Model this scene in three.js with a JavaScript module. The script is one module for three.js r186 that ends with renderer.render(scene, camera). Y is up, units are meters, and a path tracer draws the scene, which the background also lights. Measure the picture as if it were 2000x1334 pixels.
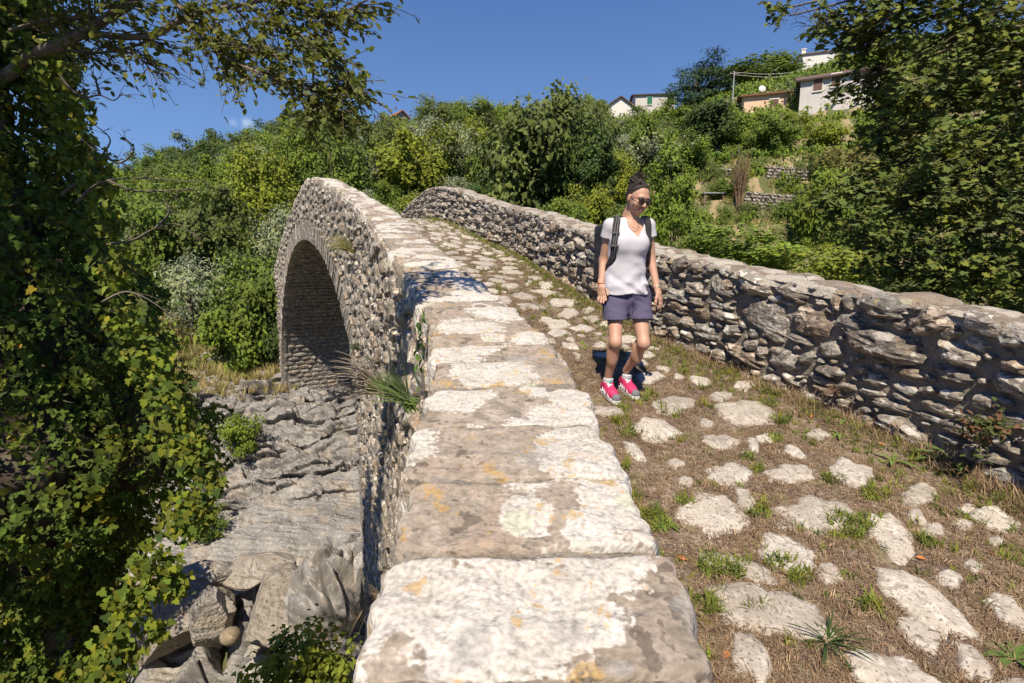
import * as THREE from 'three';
import { ImprovedNoise } from 'three/addons/math/ImprovedNoise.js';
import { mergeGeometries, toCreasedNormals } from 'three/addons/utils/BufferGeometryUtils.js';

// ---------------------------------------------------------------- camera, sky, sun, exposure
const scene = new THREE.Scene();
const PITCH = Math.atan(0.147), EYE = 1.6;
const camera = new THREE.PerspectiveCamera(67.4, 1024 / 683, 0.05, 2000);
camera.position.set(0, EYE, 0);
camera.rotation.set(-PITCH, 0, 0);
scene.add(camera);
const renderer = new THREE.WebGLRenderer({ antialias: true });
renderer.setSize(1024, 683);
renderer.shadowMap.enabled = true;
renderer.toneMapping = THREE.LinearToneMapping;
renderer.toneMappingExposure = 1.42;

const sunDir = new THREE.Vector3(-0.10, 0.80, 0.60).normalize();   // towards the sun: high, behind the camera, a little to its left
const sun = new THREE.DirectionalLight(0xfff1dc, 5.0);
sun.position.copy(sunDir).multiplyScalar(60);
sun.castShadow = true;
sun.shadow.mapSize.set(4096, 4096);
Object.assign(sun.shadow.camera, { left: -45, right: 45, top: 45, bottom: -45, near: 1, far: 160 });
scene.add(sun, sun.target);

function mulberry(a) { return () => { a |= 0; a = a + 0x6D2B79F5 | 0; let t = Math.imul(a ^ a >>> 15, 1 | a); t = t + Math.imul(t ^ t >>> 7, 61 | t) ^ t; return ((t ^ t >>> 14) >>> 0) / 4294967296; }; }
const clamp = (x, a = 0, b = 1) => Math.min(b, Math.max(a, x));
const lerp = (a, b, t) => a + (b - a) * t;
const sstep = (a, b, x) => { const t = clamp((x - a) / (b - a)); return t * t * (3 - 2 * t); };
const mix3 = (a, b, t) => [lerp(a[0], b[0], t), lerp(a[1], b[1], t), lerp(a[2], b[2], t)];
const perlin = new ImprovedNoise();
const n3 = (x, y, z) => perlin.noise(x, y, z);
const fbm3 = (x, y, z, o = 4) => { let s = 0, a = 1, t = 0; for (let i = 0; i < o; i++) { s += a * n3(x, y, z); t += a; a *= .5; x *= 2.03; y *= 2.03; z *= 2.03; } return s / t; };

// sky: air only, deeper blue with height, a little brighter on the sun's side, two wisps of cloud over the ridge
{
  const w = 2048, h = 1024, d = new Float32Array(w * h * 4);
  const puff = [[455, 240, 7, .5], [485, 244, 9, 1], [478, 238, 5, .6]].map(([px, py, r, k]) => {
    const u = (px - 1000) / 1000, v = (667 - py) / 1000, c = Math.cos(PITCH), s = Math.sin(PITCH);
    return { d: new THREE.Vector3(u, v * c - s, -(c + v * s)).normalize(), r: r / 1000, k };
  });
  for (let j = 0; j < h; j++) {
    const el = (j + .5) / h * Math.PI - Math.PI / 2, y = Math.sin(el), ce = Math.cos(el);
    const e = clamp(y);
    const t = Math.pow(1 - e, 2.6);
    const base = y >= 0 ? mix3([.024, .072, .245], [.215, .385, .690], t) : mix3([.16, .25, .36], [.07, .08, .07], clamp(-y * 3));
    for (let i = 0; i < w; i++) {
      const az = (i + .5) / w * 2 * Math.PI - Math.PI, x = ce * Math.cos(az), z = ce * Math.sin(az);
      const m = x * sunDir.x + y * sunDir.y + z * sunDir.z, k = 1 + .35 * Math.pow(clamp(m), 3);
      let c = [base[0] * k, base[1] * k, base[2] * k];
      if (y > .1 && y < .4) for (const p of puff) {
        const q = Math.hypot(x - p.d.x, (y - p.d.y) * 1, z - p.d.z) / p.r;
        if (q < 2) c = mix3(c, [.50, .58, .72], p.k * .75 * Math.exp(-q * q * 1.6) * clamp(.6 + 1.6 * fbm3(x * 90, y * 90, z * 90, 3)));
      }
      const o = (j * w + i) * 4; d[o] = c[0]; d[o + 1] = c[1]; d[o + 2] = c[2]; d[o + 3] = 1;
    }
  }
  const t = new THREE.DataTexture(d, w, h, THREE.RGBAFormat, THREE.FloatType);
  t.mapping = THREE.EquirectangularReflectionMapping; t.magFilter = t.minFilter = THREE.LinearFilter; t.needsUpdate = true;
  scene.background = t; scene.environment = t;
}

// ---------------------------------------------------------------- naming and structure of the scene
const used = {};
function numbered(name) { const n = used[name] = (used[name] ?? -1) + 1; return n ? name + '_' + String(n).padStart(3, '0') : name; }
function tag(o, label, category, group, kind) {
  if (label) o.userData.label = label;
  if (category) o.userData.category = category;
  if (group) o.userData.group = group;
  if (kind) o.userData.kind = kind;
  return o;
}
function thing(name, label, category, p = [0, 0, 0], group) {
  const o = new THREE.Group(); o.name = numbered(name); scene.add(o); o.position.set(...p);
  return tag(o, label, category, group, 'thing');
}
function mesh(name, geo, mat, parent = scene, baked = true) {       // geometry given in world places; baked: moved into the parent's own axes
  const o = new THREE.Mesh(geo, mat); o.name = numbered(name); o.castShadow = o.receiveShadow = true;
  if (parent !== scene && baked) { const q = offsetOf(parent); geo.translate(-q.x, -q.y, -q.z); }
  parent.add(o); return o;
}
function offsetOf(p) { const v = new THREE.Vector3(); for (; p && p !== scene; p = p.parent) v.add(p.position); return v; }
function swarm(name, geo, mat, list, parent = scene) {              // list of {m: Matrix4, c?: Color}; one InstancedMesh
  const o = new THREE.InstancedMesh(geo, mat, list.length); o.name = numbered(name); o.castShadow = o.receiveShadow = true;
  const q = parent === scene ? new THREE.Vector3() : offsetOf(parent), T = new THREE.Matrix4().makeTranslation(-q.x, -q.y, -q.z);
  list.forEach((e, i) => { o.setMatrixAt(i, e.m.clone().premultiply(T)); if (e.c) o.setColorAt(i, e.c); });
  o.userData.kind = 'stuff'; parent.add(o); return o;
}
// a place in the world at a forward distance Z, met by the sight line through a point of the photograph
function W(px, py, Z) {
  const u = (px - 1000) / 1000, v = (667 - py) / 1000, c = Math.cos(PITCH), s = Math.sin(PITCH), k = c + v * s;
  return new THREE.Vector3(u / k * Z, EYE + (v * c - s) / k * Z, -Z);
}
const V = (x, y, z) => new THREE.Vector3(x, y, z);

// ---------------------------------------------------------------- textures
function periodic(seed) {                                           // tiling gradient noise
  const R = mulberry(seed), gx = new Float64Array(512), gy = new Float64Array(512), P = new Int32Array(512);
  for (let i = 0; i < 512; i++) { const a = R() * 6.2832; gx[i] = Math.cos(a) * 1.5; gy[i] = Math.sin(a) * 1.5; }
  for (let i = 0; i < 512; i++) P[i] = R() * 512 | 0;
  return (u, v, fx, fy, o = 4) => {
    let s = 0, am = 1, t = 0;
    for (let k = 0; k < o; k++) {
      const x = u * fx, y = v * fy, i = x | 0, j = y | 0, a = x - i, b = y - j, i0 = i % fx, j0 = j % fy, i1 = (i + 1) % fx, j1 = (j + 1) % fy;
      const U = a * a * (3 - 2 * a), W = b * b * (3 - 2 * b);
      const h00 = (P[i0 & 511] + j0 * 37 + i0 * 11) & 511, h10 = (P[i1 & 511] + j0 * 37 + i1 * 11) & 511, h01 = (P[i0 & 511] + j1 * 37 + i0 * 11) & 511, h11 = (P[i1 & 511] + j1 * 37 + i1 * 11) & 511;
      const p = gx[h00] * a + gy[h00] * b, q = gx[h10] * (a - 1) + gy[h10] * b, r = gx[h01] * a + gy[h01] * (b - 1), w = gx[h11] * (a - 1) + gy[h11] * (b - 1);
      const A = p + (q - p) * U, B = r + (w - r) * U;
      s += am * (A + (B - A) * W); t += am; am *= .5; fx *= 2; fy *= 2;
    }
    return s / t;
  };
}
const enc = x => { x = clamp(x); return 255 * (x <= .0031308 ? 12.92 * x : 1.055 * Math.pow(x, 1 / 2.4) - .055); };
function tex(size, fn, srgb = true) {
  const d = new Uint8Array(size * size * 4);
  for (let j = 0; j < size; j++) for (let i = 0; i < size; i++) {
    const c = fn((i + .5) / size, (j + .5) / size), o = (j * size + i) * 4;
    if (srgb) { d[o] = enc(c[0]); d[o + 1] = enc(c[1]); d[o + 2] = enc(c[2]); } else d[o] = d[o + 1] = d[o + 2] = clamp(c) * 255;
    d[o + 3] = 255;
  }
  const t = new THREE.DataTexture(d, size, size, THREE.RGBAFormat);
  t.wrapS = t.wrapT = THREE.RepeatWrapping; t.magFilter = THREE.LinearFilter; t.minFilter = THREE.LinearFilter; t.generateMipmaps = false;
  if (srgb) t.colorSpace = THREE.SRGBColorSpace;
  t.needsUpdate = true; return t;
}
function rep(t, k) { const c = t.clone(); c.repeat.set(k, k); c.needsUpdate = true; return c; }
function spots(seed, n, r0, r1) { const R = mulberry(seed); return Array.from({ length: n }, () => [R(), R(), r0 + (r1 - r0) * R() * R(), .75 + .5 * R()]); }
const wrapD = x => { x = Math.abs(x); return x > .5 ? 1 - x : x; };
function spotField(list, u, v, wob) { let b = -1; for (const [x, y, r, e] of list) { const q = 1 - Math.hypot(wrapD(u - x) * e, wrapD(v - y)) / r; if (q > b) b = q; } return b + wob; }

const TX = {};
{
  const A = periodic(11), B = periodic(12), C = periodic(13), D = periodic(14);
  const white = spots(5, 34, .04, .19), green = spots(6, 10, .02, .06), grey = spots(7, 14, .02, .07);
  // coping slabs: pale lichened limestone-like schist (tile 1.4 m)
  TX.coping = tex(1024, (u, v) => {
    const a = A(u, v, 5, 5, 5), b = B(u, v, 9, 9, 4), f = C(u, v, 128, 128, 2), e = D(u, v, 48, 48, 3), g = D(u, v, 22, 22, 5), st = B(u, v, 6, 40, 4);
    let c = mix3([.25, .205, .155], [.37, .318, .262], clamp(.5 + 1.1 * a + .5 * st + .5 * e));
    c = mix3(c, [.36, .27, .205], .5 * sstep(.08, .34, b + .3 * e));
    c = mix3(c, [.175, .145, .11], .75 * sstep(.10, .42, g * .8 + a * .5 + .55 * e + .3 * f));
    c = mix3(c, [.10, .08, .062], .8 * sstep(.24, .46, C(u, v, 30, 30, 5) + .45 * B(u, v, 4, 4, 2) + .5 * e + .25 * f));
    const w = spotField(white, u, v, .36 * A(u, v, 14, 14, 5) + .22 * e + .16 * f);
    c = mix3(c, mix3([.545, .52, .47], [.455, .425, .375], clamp(.5 + 1.6 * b + e)), sstep(-.06, .09, w) * clamp(.93 + .35 * f + .35 * e + .25 * a));
    c = mix3(c, [.44, .45, .33], .65 * sstep(0, .25, spotField(green, u, v, .3 * A(u, v, 24, 24, 3) + .2 * e)));
    c = mix3(c, [.30, .285, .265], .6 * sstep(.05, .45, spotField(grey, u, v, .4 * A(u, v, 24, 24, 4) + .3 * e)));
    c = mix3(c, [.36, .235, .085], .75 * sstep(.34, .54, D(u, v, 17, 17, 5) + .4 * A(u, v, 4, 4, 2) + .4 * e + .3 * f));
    return c.map(x => x * (1 + .34 * f + .22 * e));
  });
  TX.copingBump = tex(1024, (u, v) => .5 + .22 * A(u, v, 8, 8, 5) + .34 * C(u, v, 40, 40, 5) + .14 * B(u, v, 6, 44, 3), false);
  // rubble: grey-brown schist with pale and dark lichen (tile 0.8 m)
  const lich = spots(21, 46, .012, .07);
  TX.rubble = tex(512, (u, v) => {
    const a = A(u, v, 4, 7, 5), st = B(u, v, 5, 34, 5), f = C(u, v, 70, 70, 3), g = D(u, v, 16, 16, 5);
    let c = mix3([.135, .12, .103], [.245, .222, .193], clamp(.5 + 1.0 * a + .8 * st));
    c = mix3(c, [.30, .24, .18], .6 * sstep(.1, .35, C(u, v, 7, 7, 3)));
    c = mix3(c, [.085, .075, .066], .8 * sstep(.08, .26, g + .5 * st));
    c = mix3(c, [.40, .38, .345], .75 * sstep(.10, .24, D(u, v, 22, 22, 5) + .5 * A(u, v, 3, 3, 2)));
    c = mix3(c, [.48, .465, .43], .8 * sstep(.05, .25, spotField(lich, u, v, .6 * B(u, v, 30, 30, 3))));
    c = mix3(c, [.36, .24, .08], .5 * sstep(.36, .46, A(u, v, 18, 18, 3)));
    return c.map(x => x * (1 + .45 * f));
  });
  TX.rubbleBump = tex(512, (u, v) => .5 + .22 * A(u, v, 5, 8, 5) + .30 * B(u, v, 5, 30, 4) + .22 * C(u, v, 40, 40, 4), false);
  // worn path stones (tile 0.7 m)
  TX.cobble = tex(512, (u, v) => {
    const a = A(u, v, 5, 5, 5), f = C(u, v, 64, 64, 3), g = D(u, v, 20, 20, 4), cr = Math.abs(B(u, v, 9, 9, 4));
    let c = mix3([.33, .295, .25], [.49, .455, .40], clamp(.5 + 1.3 * a + .5 * g));
    c = mix3(c, [.55, .52, .465], .7 * sstep(.05, .3, B(u, v, 13, 13, 4)));
    c = mix3(c, [.27, .24, .20], .75 * sstep(.2, .36, g + .3 * a));
    c = mix3(c, [.13, .11, .09], .8 * sstep(.018, .0, cr) * sstep(-.05, .2, a + g));
    c = mix3(c, [.12, .105, .09], .8 * sstep(.34, .42, D(u, v, 50, 50, 2)));
    return c.map(x => x * (1 + .25 * f));
  });
  // lime mortar
  TX.mortar = tex(512, (u, v) => {
    const a = A(u, v, 5, 5, 5), f = C(u, v, 60, 60, 3), g = D(u, v, 20, 20, 4);
    let c = mix3([.165, .142, .115], [.27, .24, .203], clamp(.5 + a + .4 * g));
    c = mix3(c, [.20, .175, .15], .6 * sstep(.15, .35, g)); return c.map(x => x * (1 + .35 * f));
  });
  TX.grain = tex(512, (u, v) => .5 + .25 * A(u, v, 10, 10, 5) + .3 * C(u, v, 50, 50, 3), false);
  // dry trodden soil with bits of straw (tile 1 m)
  TX.soil = tex(512, (u, v) => {
    const a = A(u, v, 4, 4, 5), f = C(u, v, 90, 90, 3), s1 = B(u, v, 30, 120, 2), s2 = D(u, v, 120, 30, 2), g = A(u, v, 14, 14, 4);
    let c = mix3([.105, .076, .055], [.235, .182, .132], clamp(.5 + 1.5 * a + .7 * g));
    c = mix3(c, [.39, .30, .205], .75 * sstep(.2, .5, Math.max(s1, s2)));
    c = mix3(c, [.085, .055, .038], .6 * sstep(.2, .45, -Math.min(s1, s2) + .2 * g));
    c = mix3(c, [.20, .20, .085], .45 * sstep(.12, .34, D(u, v, 5, 5, 4)));
    return c.map(x => x * (1 + .5 * f));
  });
  // gorge bedrock (tile 3 m): banded grey
  TX.rock = tex(512, (u, v) => {
    const a = A(u, v, 3, 3, 6), st = B(u, v, 4, 22, 5), f = C(u, v, 80, 80, 3), g = D(u, v, 14, 14, 5);
    let c = mix3([.165, .157, .147], [.29, .28, .262], clamp(.5 + .9 * a + .9 * st));
    c = mix3(c, [.33, .28, .22], .55 * sstep(.08, .3, C(u, v, 5, 5, 4)));
    c = mix3(c, [.14, .132, .125], .7 * sstep(.16, .36, g * .8 - .4 * st));
    c = mix3(c, [.40, .385, .355], .6 * sstep(.2, .33, D(u, v, 30, 30, 4) + .3 * a));
    return c.map(x => x * (1 + .28 * f));
  });
  TX.rockBump = tex(512, (u, v) => .5 + .3 * A(u, v, 4, 4, 6) + .35 * B(u, v, 4, 20, 5) + .1 * C(u, v, 60, 60, 3), false);
  // hillside earth and dry grass
  TX.earth = tex(512, (u, v) => {
    const a = A(u, v, 4, 4, 5), g = D(u, v, 24, 24, 4), f = C(u, v, 60, 60, 3);
    let c = mix3([.09, .10, .035], [.27, .215, .12], sstep(-.1, .25, a + .4 * g)); return c.map(x => x * (1 + .5 * f));
  });
  TX.plaster = tex(512, (u, v) => { const k = 1 + .12 * A(u, v, 4, 4, 5) + .10 * C(u, v, 50, 50, 3) - .1 * sstep(.1, .4, B(u, v, 12, 3, 4)); return [k * .92, k * .92, k * .92]; });
  TX.bark = tex(512, (u, v) => { const s = B(u, v, 18, 4, 5), f = C(u, v, 50, 50, 3); let c = mix3([.055, .042, .032], [.18, .15, .12], clamp(.5 + s)); c = mix3(c, [.26, .26, .17], .5 * sstep(.2, .35, A(u, v, 9, 9, 4))); return c.map(x => x * (1 + .4 * f)); });
}
const std = (o) => new THREE.MeshStandardMaterial({ roughness: .92, ...o });
const M = {
  coping: std({ map: TX.coping, bumpMap: TX.copingBump, bumpScale: .020, roughness: .95 }),
  mortar: std({ map: TX.mortar, bumpMap: TX.grain, bumpScale: .03, roughness: 1 }),
  soil: std({ map: TX.soil, bumpMap: TX.grain, bumpScale: .025, roughness: 1 }),
  rock: std({ map: TX.rock, bumpMap: TX.rockBump, bumpScale: .16, roughness: .85 }),
  earth: std({ map: TX.earth, roughness: 1 }),
  bark: std({ map: TX.bark, bumpMap: TX.bark, bumpScale: .01 }),
  barrel: std({ map: TX.rubble, bumpMap: TX.rubbleBump, bumpScale: .03, color: new THREE.Color(.75, .72, .70) }),
};
const tint = (m, r, g, b) => { const c = m.clone(); c.color.setRGB(r, g, b); return c; };
const rubbleBase = std({ map: TX.rubble, bumpMap: TX.rubbleBump, bumpScale: .02 });
M.rubble = [[1, 1, 1], [.80, .78, .76], [1.18, 1.15, 1.10], [1.05, .93, .82], [.92, .95, .95], [1.3, 1.28, 1.24]].map(c => tint(rubbleBase, ...c));
const faceBase = std({ map: TX.rubble, bumpMap: TX.rubbleBump, bumpScale: .008 });
M.face = [[1.15, 1.12, 1.07], [1, .98, .94], [1.25, 1.2, 1.12], [1.08, .98, .88]].map(c => tint(faceBase, ...c));
const cobbleBase = std({ map: TX.cobble, bumpMap: TX.copingBump, bumpScale: .008 });
M.copingR = tint(std({ map: TX.coping, bumpMap: TX.copingBump, bumpScale: .02, roughness: .9 }), .74, .72, .69);
M.speck = tint(std({ map: rep(TX.cobble, .6), bumpMap: TX.rockBump, bumpScale: .06, roughness: .9 }), .62, .60, .58);
M.mortarPale = tint(M.mortar, 1.2, 1.19, 1.17);
M.cobble = [[1, 1, 1], [.9, .88, .86], [1.06, 1.05, 1.03], [.82, .8, .78]].map(c => tint(cobbleBase, ...c));

// ---------------------------------------------------------------- the bridge's line: station t, distance w across from its outer left edge
function mono(xs, ys) {
  const n = xs.length, d = [], m = [];
  for (let i = 0; i < n - 1; i++) d.push((ys[i + 1] - ys[i]) / (xs[i + 1] - xs[i]));
  for (let i = 0; i < n; i++) m.push(i === 0 ? d[0] : i === n - 1 ? d[n - 2] : d[i] * d[i - 1] <= 0 ? 0 : (d[i] + d[i - 1]) / 2);
  return x => {
    if (x <= xs[0]) return ys[0] + m[0] * (x - xs[0]);
    if (x >= xs[n - 1]) return ys[n - 1] + m[n - 1] * (x - xs[n - 1]);
    let i = 0; while (x > xs[i + 1]) i++;
    const h = xs[i + 1] - xs[i], t = (x - xs[i]) / h, t2 = t * t, t3 = t2 * t;
    return (2 * t3 - 3 * t2 + 1) * ys[i] + (t3 - 2 * t2 + t) * h * m[i] + (-2 * t3 + 3 * t2) * ys[i + 1] + (t3 - t2) * h * m[i + 1];
  };
}
const lineX = mono([.3, .95, 1.44, 2.26, 2.93, 4.37, 6.44, 8.5, 10, 11.3, 13.8, 17.4, 19.4, 24], [-.23, -.22, -.25, -.33, -.5, -.95, -1.66, -2.42, -3.05, -3.8, -5.33, -7.5, -8.7, -11.4]);
const deckY = mono([-6, 0, 5, 8, 10, 11.3, 13, 13.8, 15, 15.8, 17.4, 19.4, 24], [-.5, 0, .85, 1.5, 1.95, 2.35, 2.85, 2.95, 2.78, 2.55, 2.05, 1.26, -.6]);
const widthAt = mono([0, 2.1, 2.6, 3.1, 3.9, 4.7, 7.1, 9.9, 12.4, 13.5, 20, 24], [3.1, 3.1, 3.12, 3.05, 2.9, 2.8, 2.9, 3.25, 3.45, 3.45, 3.45, 3.45]);
const headOf = t => t > 1.1 ? (lineX(t + .8) - lineX(t - .8)) / 1.6 : t > .3 ? (lineX(t + .8) - lineX(.3)) / (t + .5) : (lineX(1.1) - lineX(.3)) / .8;
function S(t, w, h = 0) {
  const m = headOf(t), L = Math.hypot(1, m); let x = lineX(Math.max(t, -20));
  if (t < .3) x = -.23;
  return V(x + w / L, deckY(t) + h, -(t - w * m / L));
}
const PAR = .9, PARR = .97, PW = .5;                                // parapet heights and breadth
const ARCH = { c: 14.35, a: 5.2, y0: -3.3, b: 5.65 };                // intrados: half span in t, springing height, rise
const archY = t => { const q = (t - ARCH.c) / ARCH.a; return Math.abs(q) >= 1 ? -99 : ARCH.y0 + ARCH.b * Math.sqrt(1 - q * q); };

// a sheet over a grid: f(i/nu, j/nv) -> Vector3, uv(i/nu, j/nv, point) -> [u, v]
function sheet(nu, nv, f, uvf, flip = false) {
  const p = [], uv = [], ix = [];
  for (let j = 0; j <= nv; j++) for (let i = 0; i <= nu; i++) { const q = f(i / nu, j / nv); p.push(q.x, q.y, q.z); uv.push(...uvf(i / nu, j / nv, q)); }
  for (let j = 0; j < nv; j++) for (let i = 0; i < nu; i++) { const a = j * (nu + 1) + i, b = a + 1, c = a + nu + 1, d = c + 1; flip ? ix.push(a, c, b, b, c, d) : ix.push(a, b, c, b, d, c); }
  const g = new THREE.BufferGeometry();
  g.setAttribute('position', new THREE.Float32BufferAttribute(p, 3)); g.setAttribute('uv', new THREE.Float32BufferAttribute(uv, 2)); g.setIndex(ix); g.computeVertexNormals(); return g;
}
// one stone, as a pillow over a rounded outline: (u, v) in its plane, n out of it; place(u, v, n) -> Vector3
function pillow({ a, b, rot = 0, p = 2.6, depth, skirt = .02, flat = 3, rough = .12, nA = 14, rings = [0, .45, .75, .92, 1], seed, k = 1.2, lay = 1, jag = .10, place, crease = .7 }) {
  const P = [], U = [], ix = [], ca = Math.cos(rot), sa = Math.sin(rot), R = mulberry(seed * 7919 + 13), ox = R() * 9, oy = R() * 9, sz = R() * 50, tl = (R() - .5) * .5, tm = (R() - .5) * .5, ur = R() * .5 - .25, uc = Math.cos(ur), us = Math.sin(ur);
  const flatTop = [];
  for (let r = 0; r < rings.length; r++) {
    const q = rings[r], cnt = r === 0 ? 1 : nA;
    for (let i = 0; i < cnt; i++) {
      const th = i / nA * Math.PI * 2, c = Math.cos(th), s = Math.sin(th);
      const se = 1 / Math.pow(Math.pow(Math.abs(c), p) + Math.pow(Math.abs(s), p), 1 / p), rad = q * se * (1 + jag * n3(c * 1.7 + sz, s * 1.7, 3.1) * 2 + jag * .6 * n3(c * 4 + sz, s * 4, 9.7) * 2);
      const x = a * rad * c, y = b * rad * s;
      let n = -skirt + (depth + skirt) * Math.pow(Math.max(0, 1 - Math.pow(q, flat * 2)), .5);
      if (q < 1) n += depth * (tl * x / a + tm * y / b) * (1 - q) + rough * depth * 2.2 * (fbm3(x * 9 + sz, y * 9 * lay, sz, 3) + .5 * n3(x * 3, y * 26 * lay + sz, 1.3));
      const X = x * ca - y * sa, Y = x * sa + y * ca, w = place(X, Y, n);
      P.push(w.x, w.y, w.z); const ex = x + (depth - n) * c * (q > .9 ? 1 : 0), ey = y + (depth - n) * s * (q > .9 ? 1 : 0); U.push((ex * uc - ey * us) * k + ox, (ex * us + ey * uc) * k + oy);
    }
  }
  const st = r => r === 0 ? 0 : 1 + (r - 1) * nA;
  for (let i = 0; i < nA; i++) ix.push(0, 1 + i, 1 + (i + 1) % nA);
  for (let r = 1; r < rings.length - 1; r++) for (let i = 0; i < nA; i++) { const A = st(r) + i, B = st(r) + (i + 1) % nA, C = st(r + 1) + i, D = st(r + 1) + (i + 1) % nA; ix.push(A, C, B, B, C, D); }
  let g = new THREE.BufferGeometry();
  g.setAttribute('position', new THREE.Float32BufferAttribute(P, 3)); g.setAttribute('uv', new THREE.Float32BufferAttribute(U, 2)); g.setIndex(ix); g.computeVertexNormals();
  if (crease) g = toCreasedNormals(g, crease);
  return g;
}
const flipped = g => { if (!g.index) { const p = g.attributes.position; for (const n of ['position', 'uv', 'normal']) { const q = g.attributes[n], s = q.itemSize; for (let i = 0; i < q.count; i += 3) for (let k = 0; k < s; k++) { const t = q.array[(i + 1) * s + k]; q.array[(i + 1) * s + k] = q.array[(i + 2) * s + k]; q.array[(i + 2) * s + k] = t; } } const nn = g.attributes.normal.array; for (let i = 0; i < nn.length; i++) nn[i] = -nn[i]; } return g; };
// fills a plane (u along, v up) with stones that do not overlap
function pack({ u0, u1, v0, v1, cell, ok, sizes, tries, seed, gap, given = [] }) {
  const nu = Math.ceil((u1 - u0) / cell), nv = Math.ceil((v1 - v0) / cell), g = new Uint8Array(nu * nv), R = mulberry(seed), out = [];
  const each = (s, grow, fn) => {
    const c = Math.cos(s.r), q = Math.sin(s.r), A = s.a + grow, B = s.b + grow, ext = Math.max(A, B);
    for (let j = Math.floor((s.v - ext - v0) / cell); j <= (s.v + ext - v0) / cell; j++) for (let i = Math.floor((s.u - ext - u0) / cell); i <= (s.u + ext - u0) / cell; i++) {
      const du = u0 + (i + .5) * cell - s.u, dv = v0 + (j + .5) * cell - s.v, x = (du * c + dv * q) / A, y = (-du * q + dv * c) / B;
      if (x * x * x * x + y * y * y * y > 1) continue;
      if (fn(i, j, u0 + (i + .5) * cell, v0 + (j + .5) * cell) === false) return false;
    }
    return true;
  };
  const mark = s => { each(s, 0, (i, j) => { if (i >= 0 && j >= 0 && i < nu && j < nv) g[j * nu + i] = 1; }); out.push(s); };
  given.forEach(mark);
  sizes.forEach(([a0, a1, b0, b1, rr], k) => {
    for (let n = 0; n < tries[k]; n++) {
      const s = { u: lerp(u0, u1, R()), v: lerp(v0, v1, R()), a: lerp(a0, a1, R()), b: lerp(b0, b1, R()), r: (R() - .5) * 2 * rr };
      if (each(s, gap, (i, j, u, v) => i >= 0 && j >= 0 && i < nu && j < nv && !g[j * nu + i] && ok(u, v))) mark(s);
    }
  });
  return out;
}
const pxSize = (p, s) => s / Math.max(.3, p.distanceTo(camera.position)) * 1000;   // how large a piece shows
// puts the stones that show largest on their own, the rest as one part
function setStones(list, most, name, restName, parent, geoOf, matOf, restMat) {
  list.sort((p, q) => q.show - p.show);
  const rest = [];
  list.forEach((s, i) => { const g = geoOf(s, i); if (i < most) mesh(name, g, matOf(s, i), parent); else rest.push(g); });
  if (rest.length) { const g = mergeGeometries(rest); tag(mesh(restName, g, restMat, parent), null, null, null, 'stuff'); }
}

// ---------------------------------------------------------------- the path over the bridge
const path = tag(new THREE.Group(), 'uneven path of worn pale stones and dry grass climbing over the bridge', null, null, 'structure');
path.name = 'path'; path.position.copy(S(3, 1.7)); scene.add(path);
const pathBump = (t, w) => .030 * fbm3(t * 1.6, w * 1.6, 4.2, 3) + .012 * n3(t * 9, w * 9, 1.7) + .05 * sstep(widthAt(t) - .35, widthAt(t), w) ;
{
  const g = sheet(420, 44, (a, b) => { const t = lerp(-3, 23, Math.pow(a, 1.5)), w = lerp(.42, widthAt(t) + .1, b); return S(t, w, pathBump(t, w)); }, (a, b, q) => [q.x * .9, -q.z * .9]);
  mesh('path_surface', g, M.soil, path);
}
const stoneCells = new Set(), onStone = (t, w) => stoneCells.has(Math.round(t * 50) * 1000 + Math.round(w * 50));
const COB = [382,210,139,87,70,368,250,116,76,21,348,280,121,62,78,338,246,132,72,74,332,195,205,124,63,311,244,226,153,76,299,156,163,127,67,303,201,61,43,49,279,127,100,51,8,280,191,127,71,90,274,210,86,31,42,280,227,90,40,79,264,229,69,56,54,279,268,95,38,77,263,144,63,36,77,248,139,57,32,56,251,171,166,84,77,247,206,168,61,78,242,242,159,74,68,223,138,179,136,51,231,162,104,42,35,218,192,242,94,78,268,198,43,32,50,223,261,179,46,72,202,217,163,72,42,210,242,70,35,52,202,240,82,30,71,204,260,57,27,78,179,218,78,31,73,185,167,74,44,63,196,156,123,111,37,171,194,142,103,-3,160,181,81,62,70,149,188,65,44,32,165,224,91,48,54,194,264,66,22,77,213,278,73,25,78,145,155,136,88,-89,171,129,218,102,-74,191,128,151,51,-62,154,111,96,61,27,141,192,67,21,83,205,282,95,63,82,183,235,44,23,62,623,243,256,158,77,577,227,213,106,35,533,190,186,118,40,518,215,142,96,66,505,179,130,93,68,466,208,109,68,48,582,259,131,78,47,554,185,128,71,33];
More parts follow.
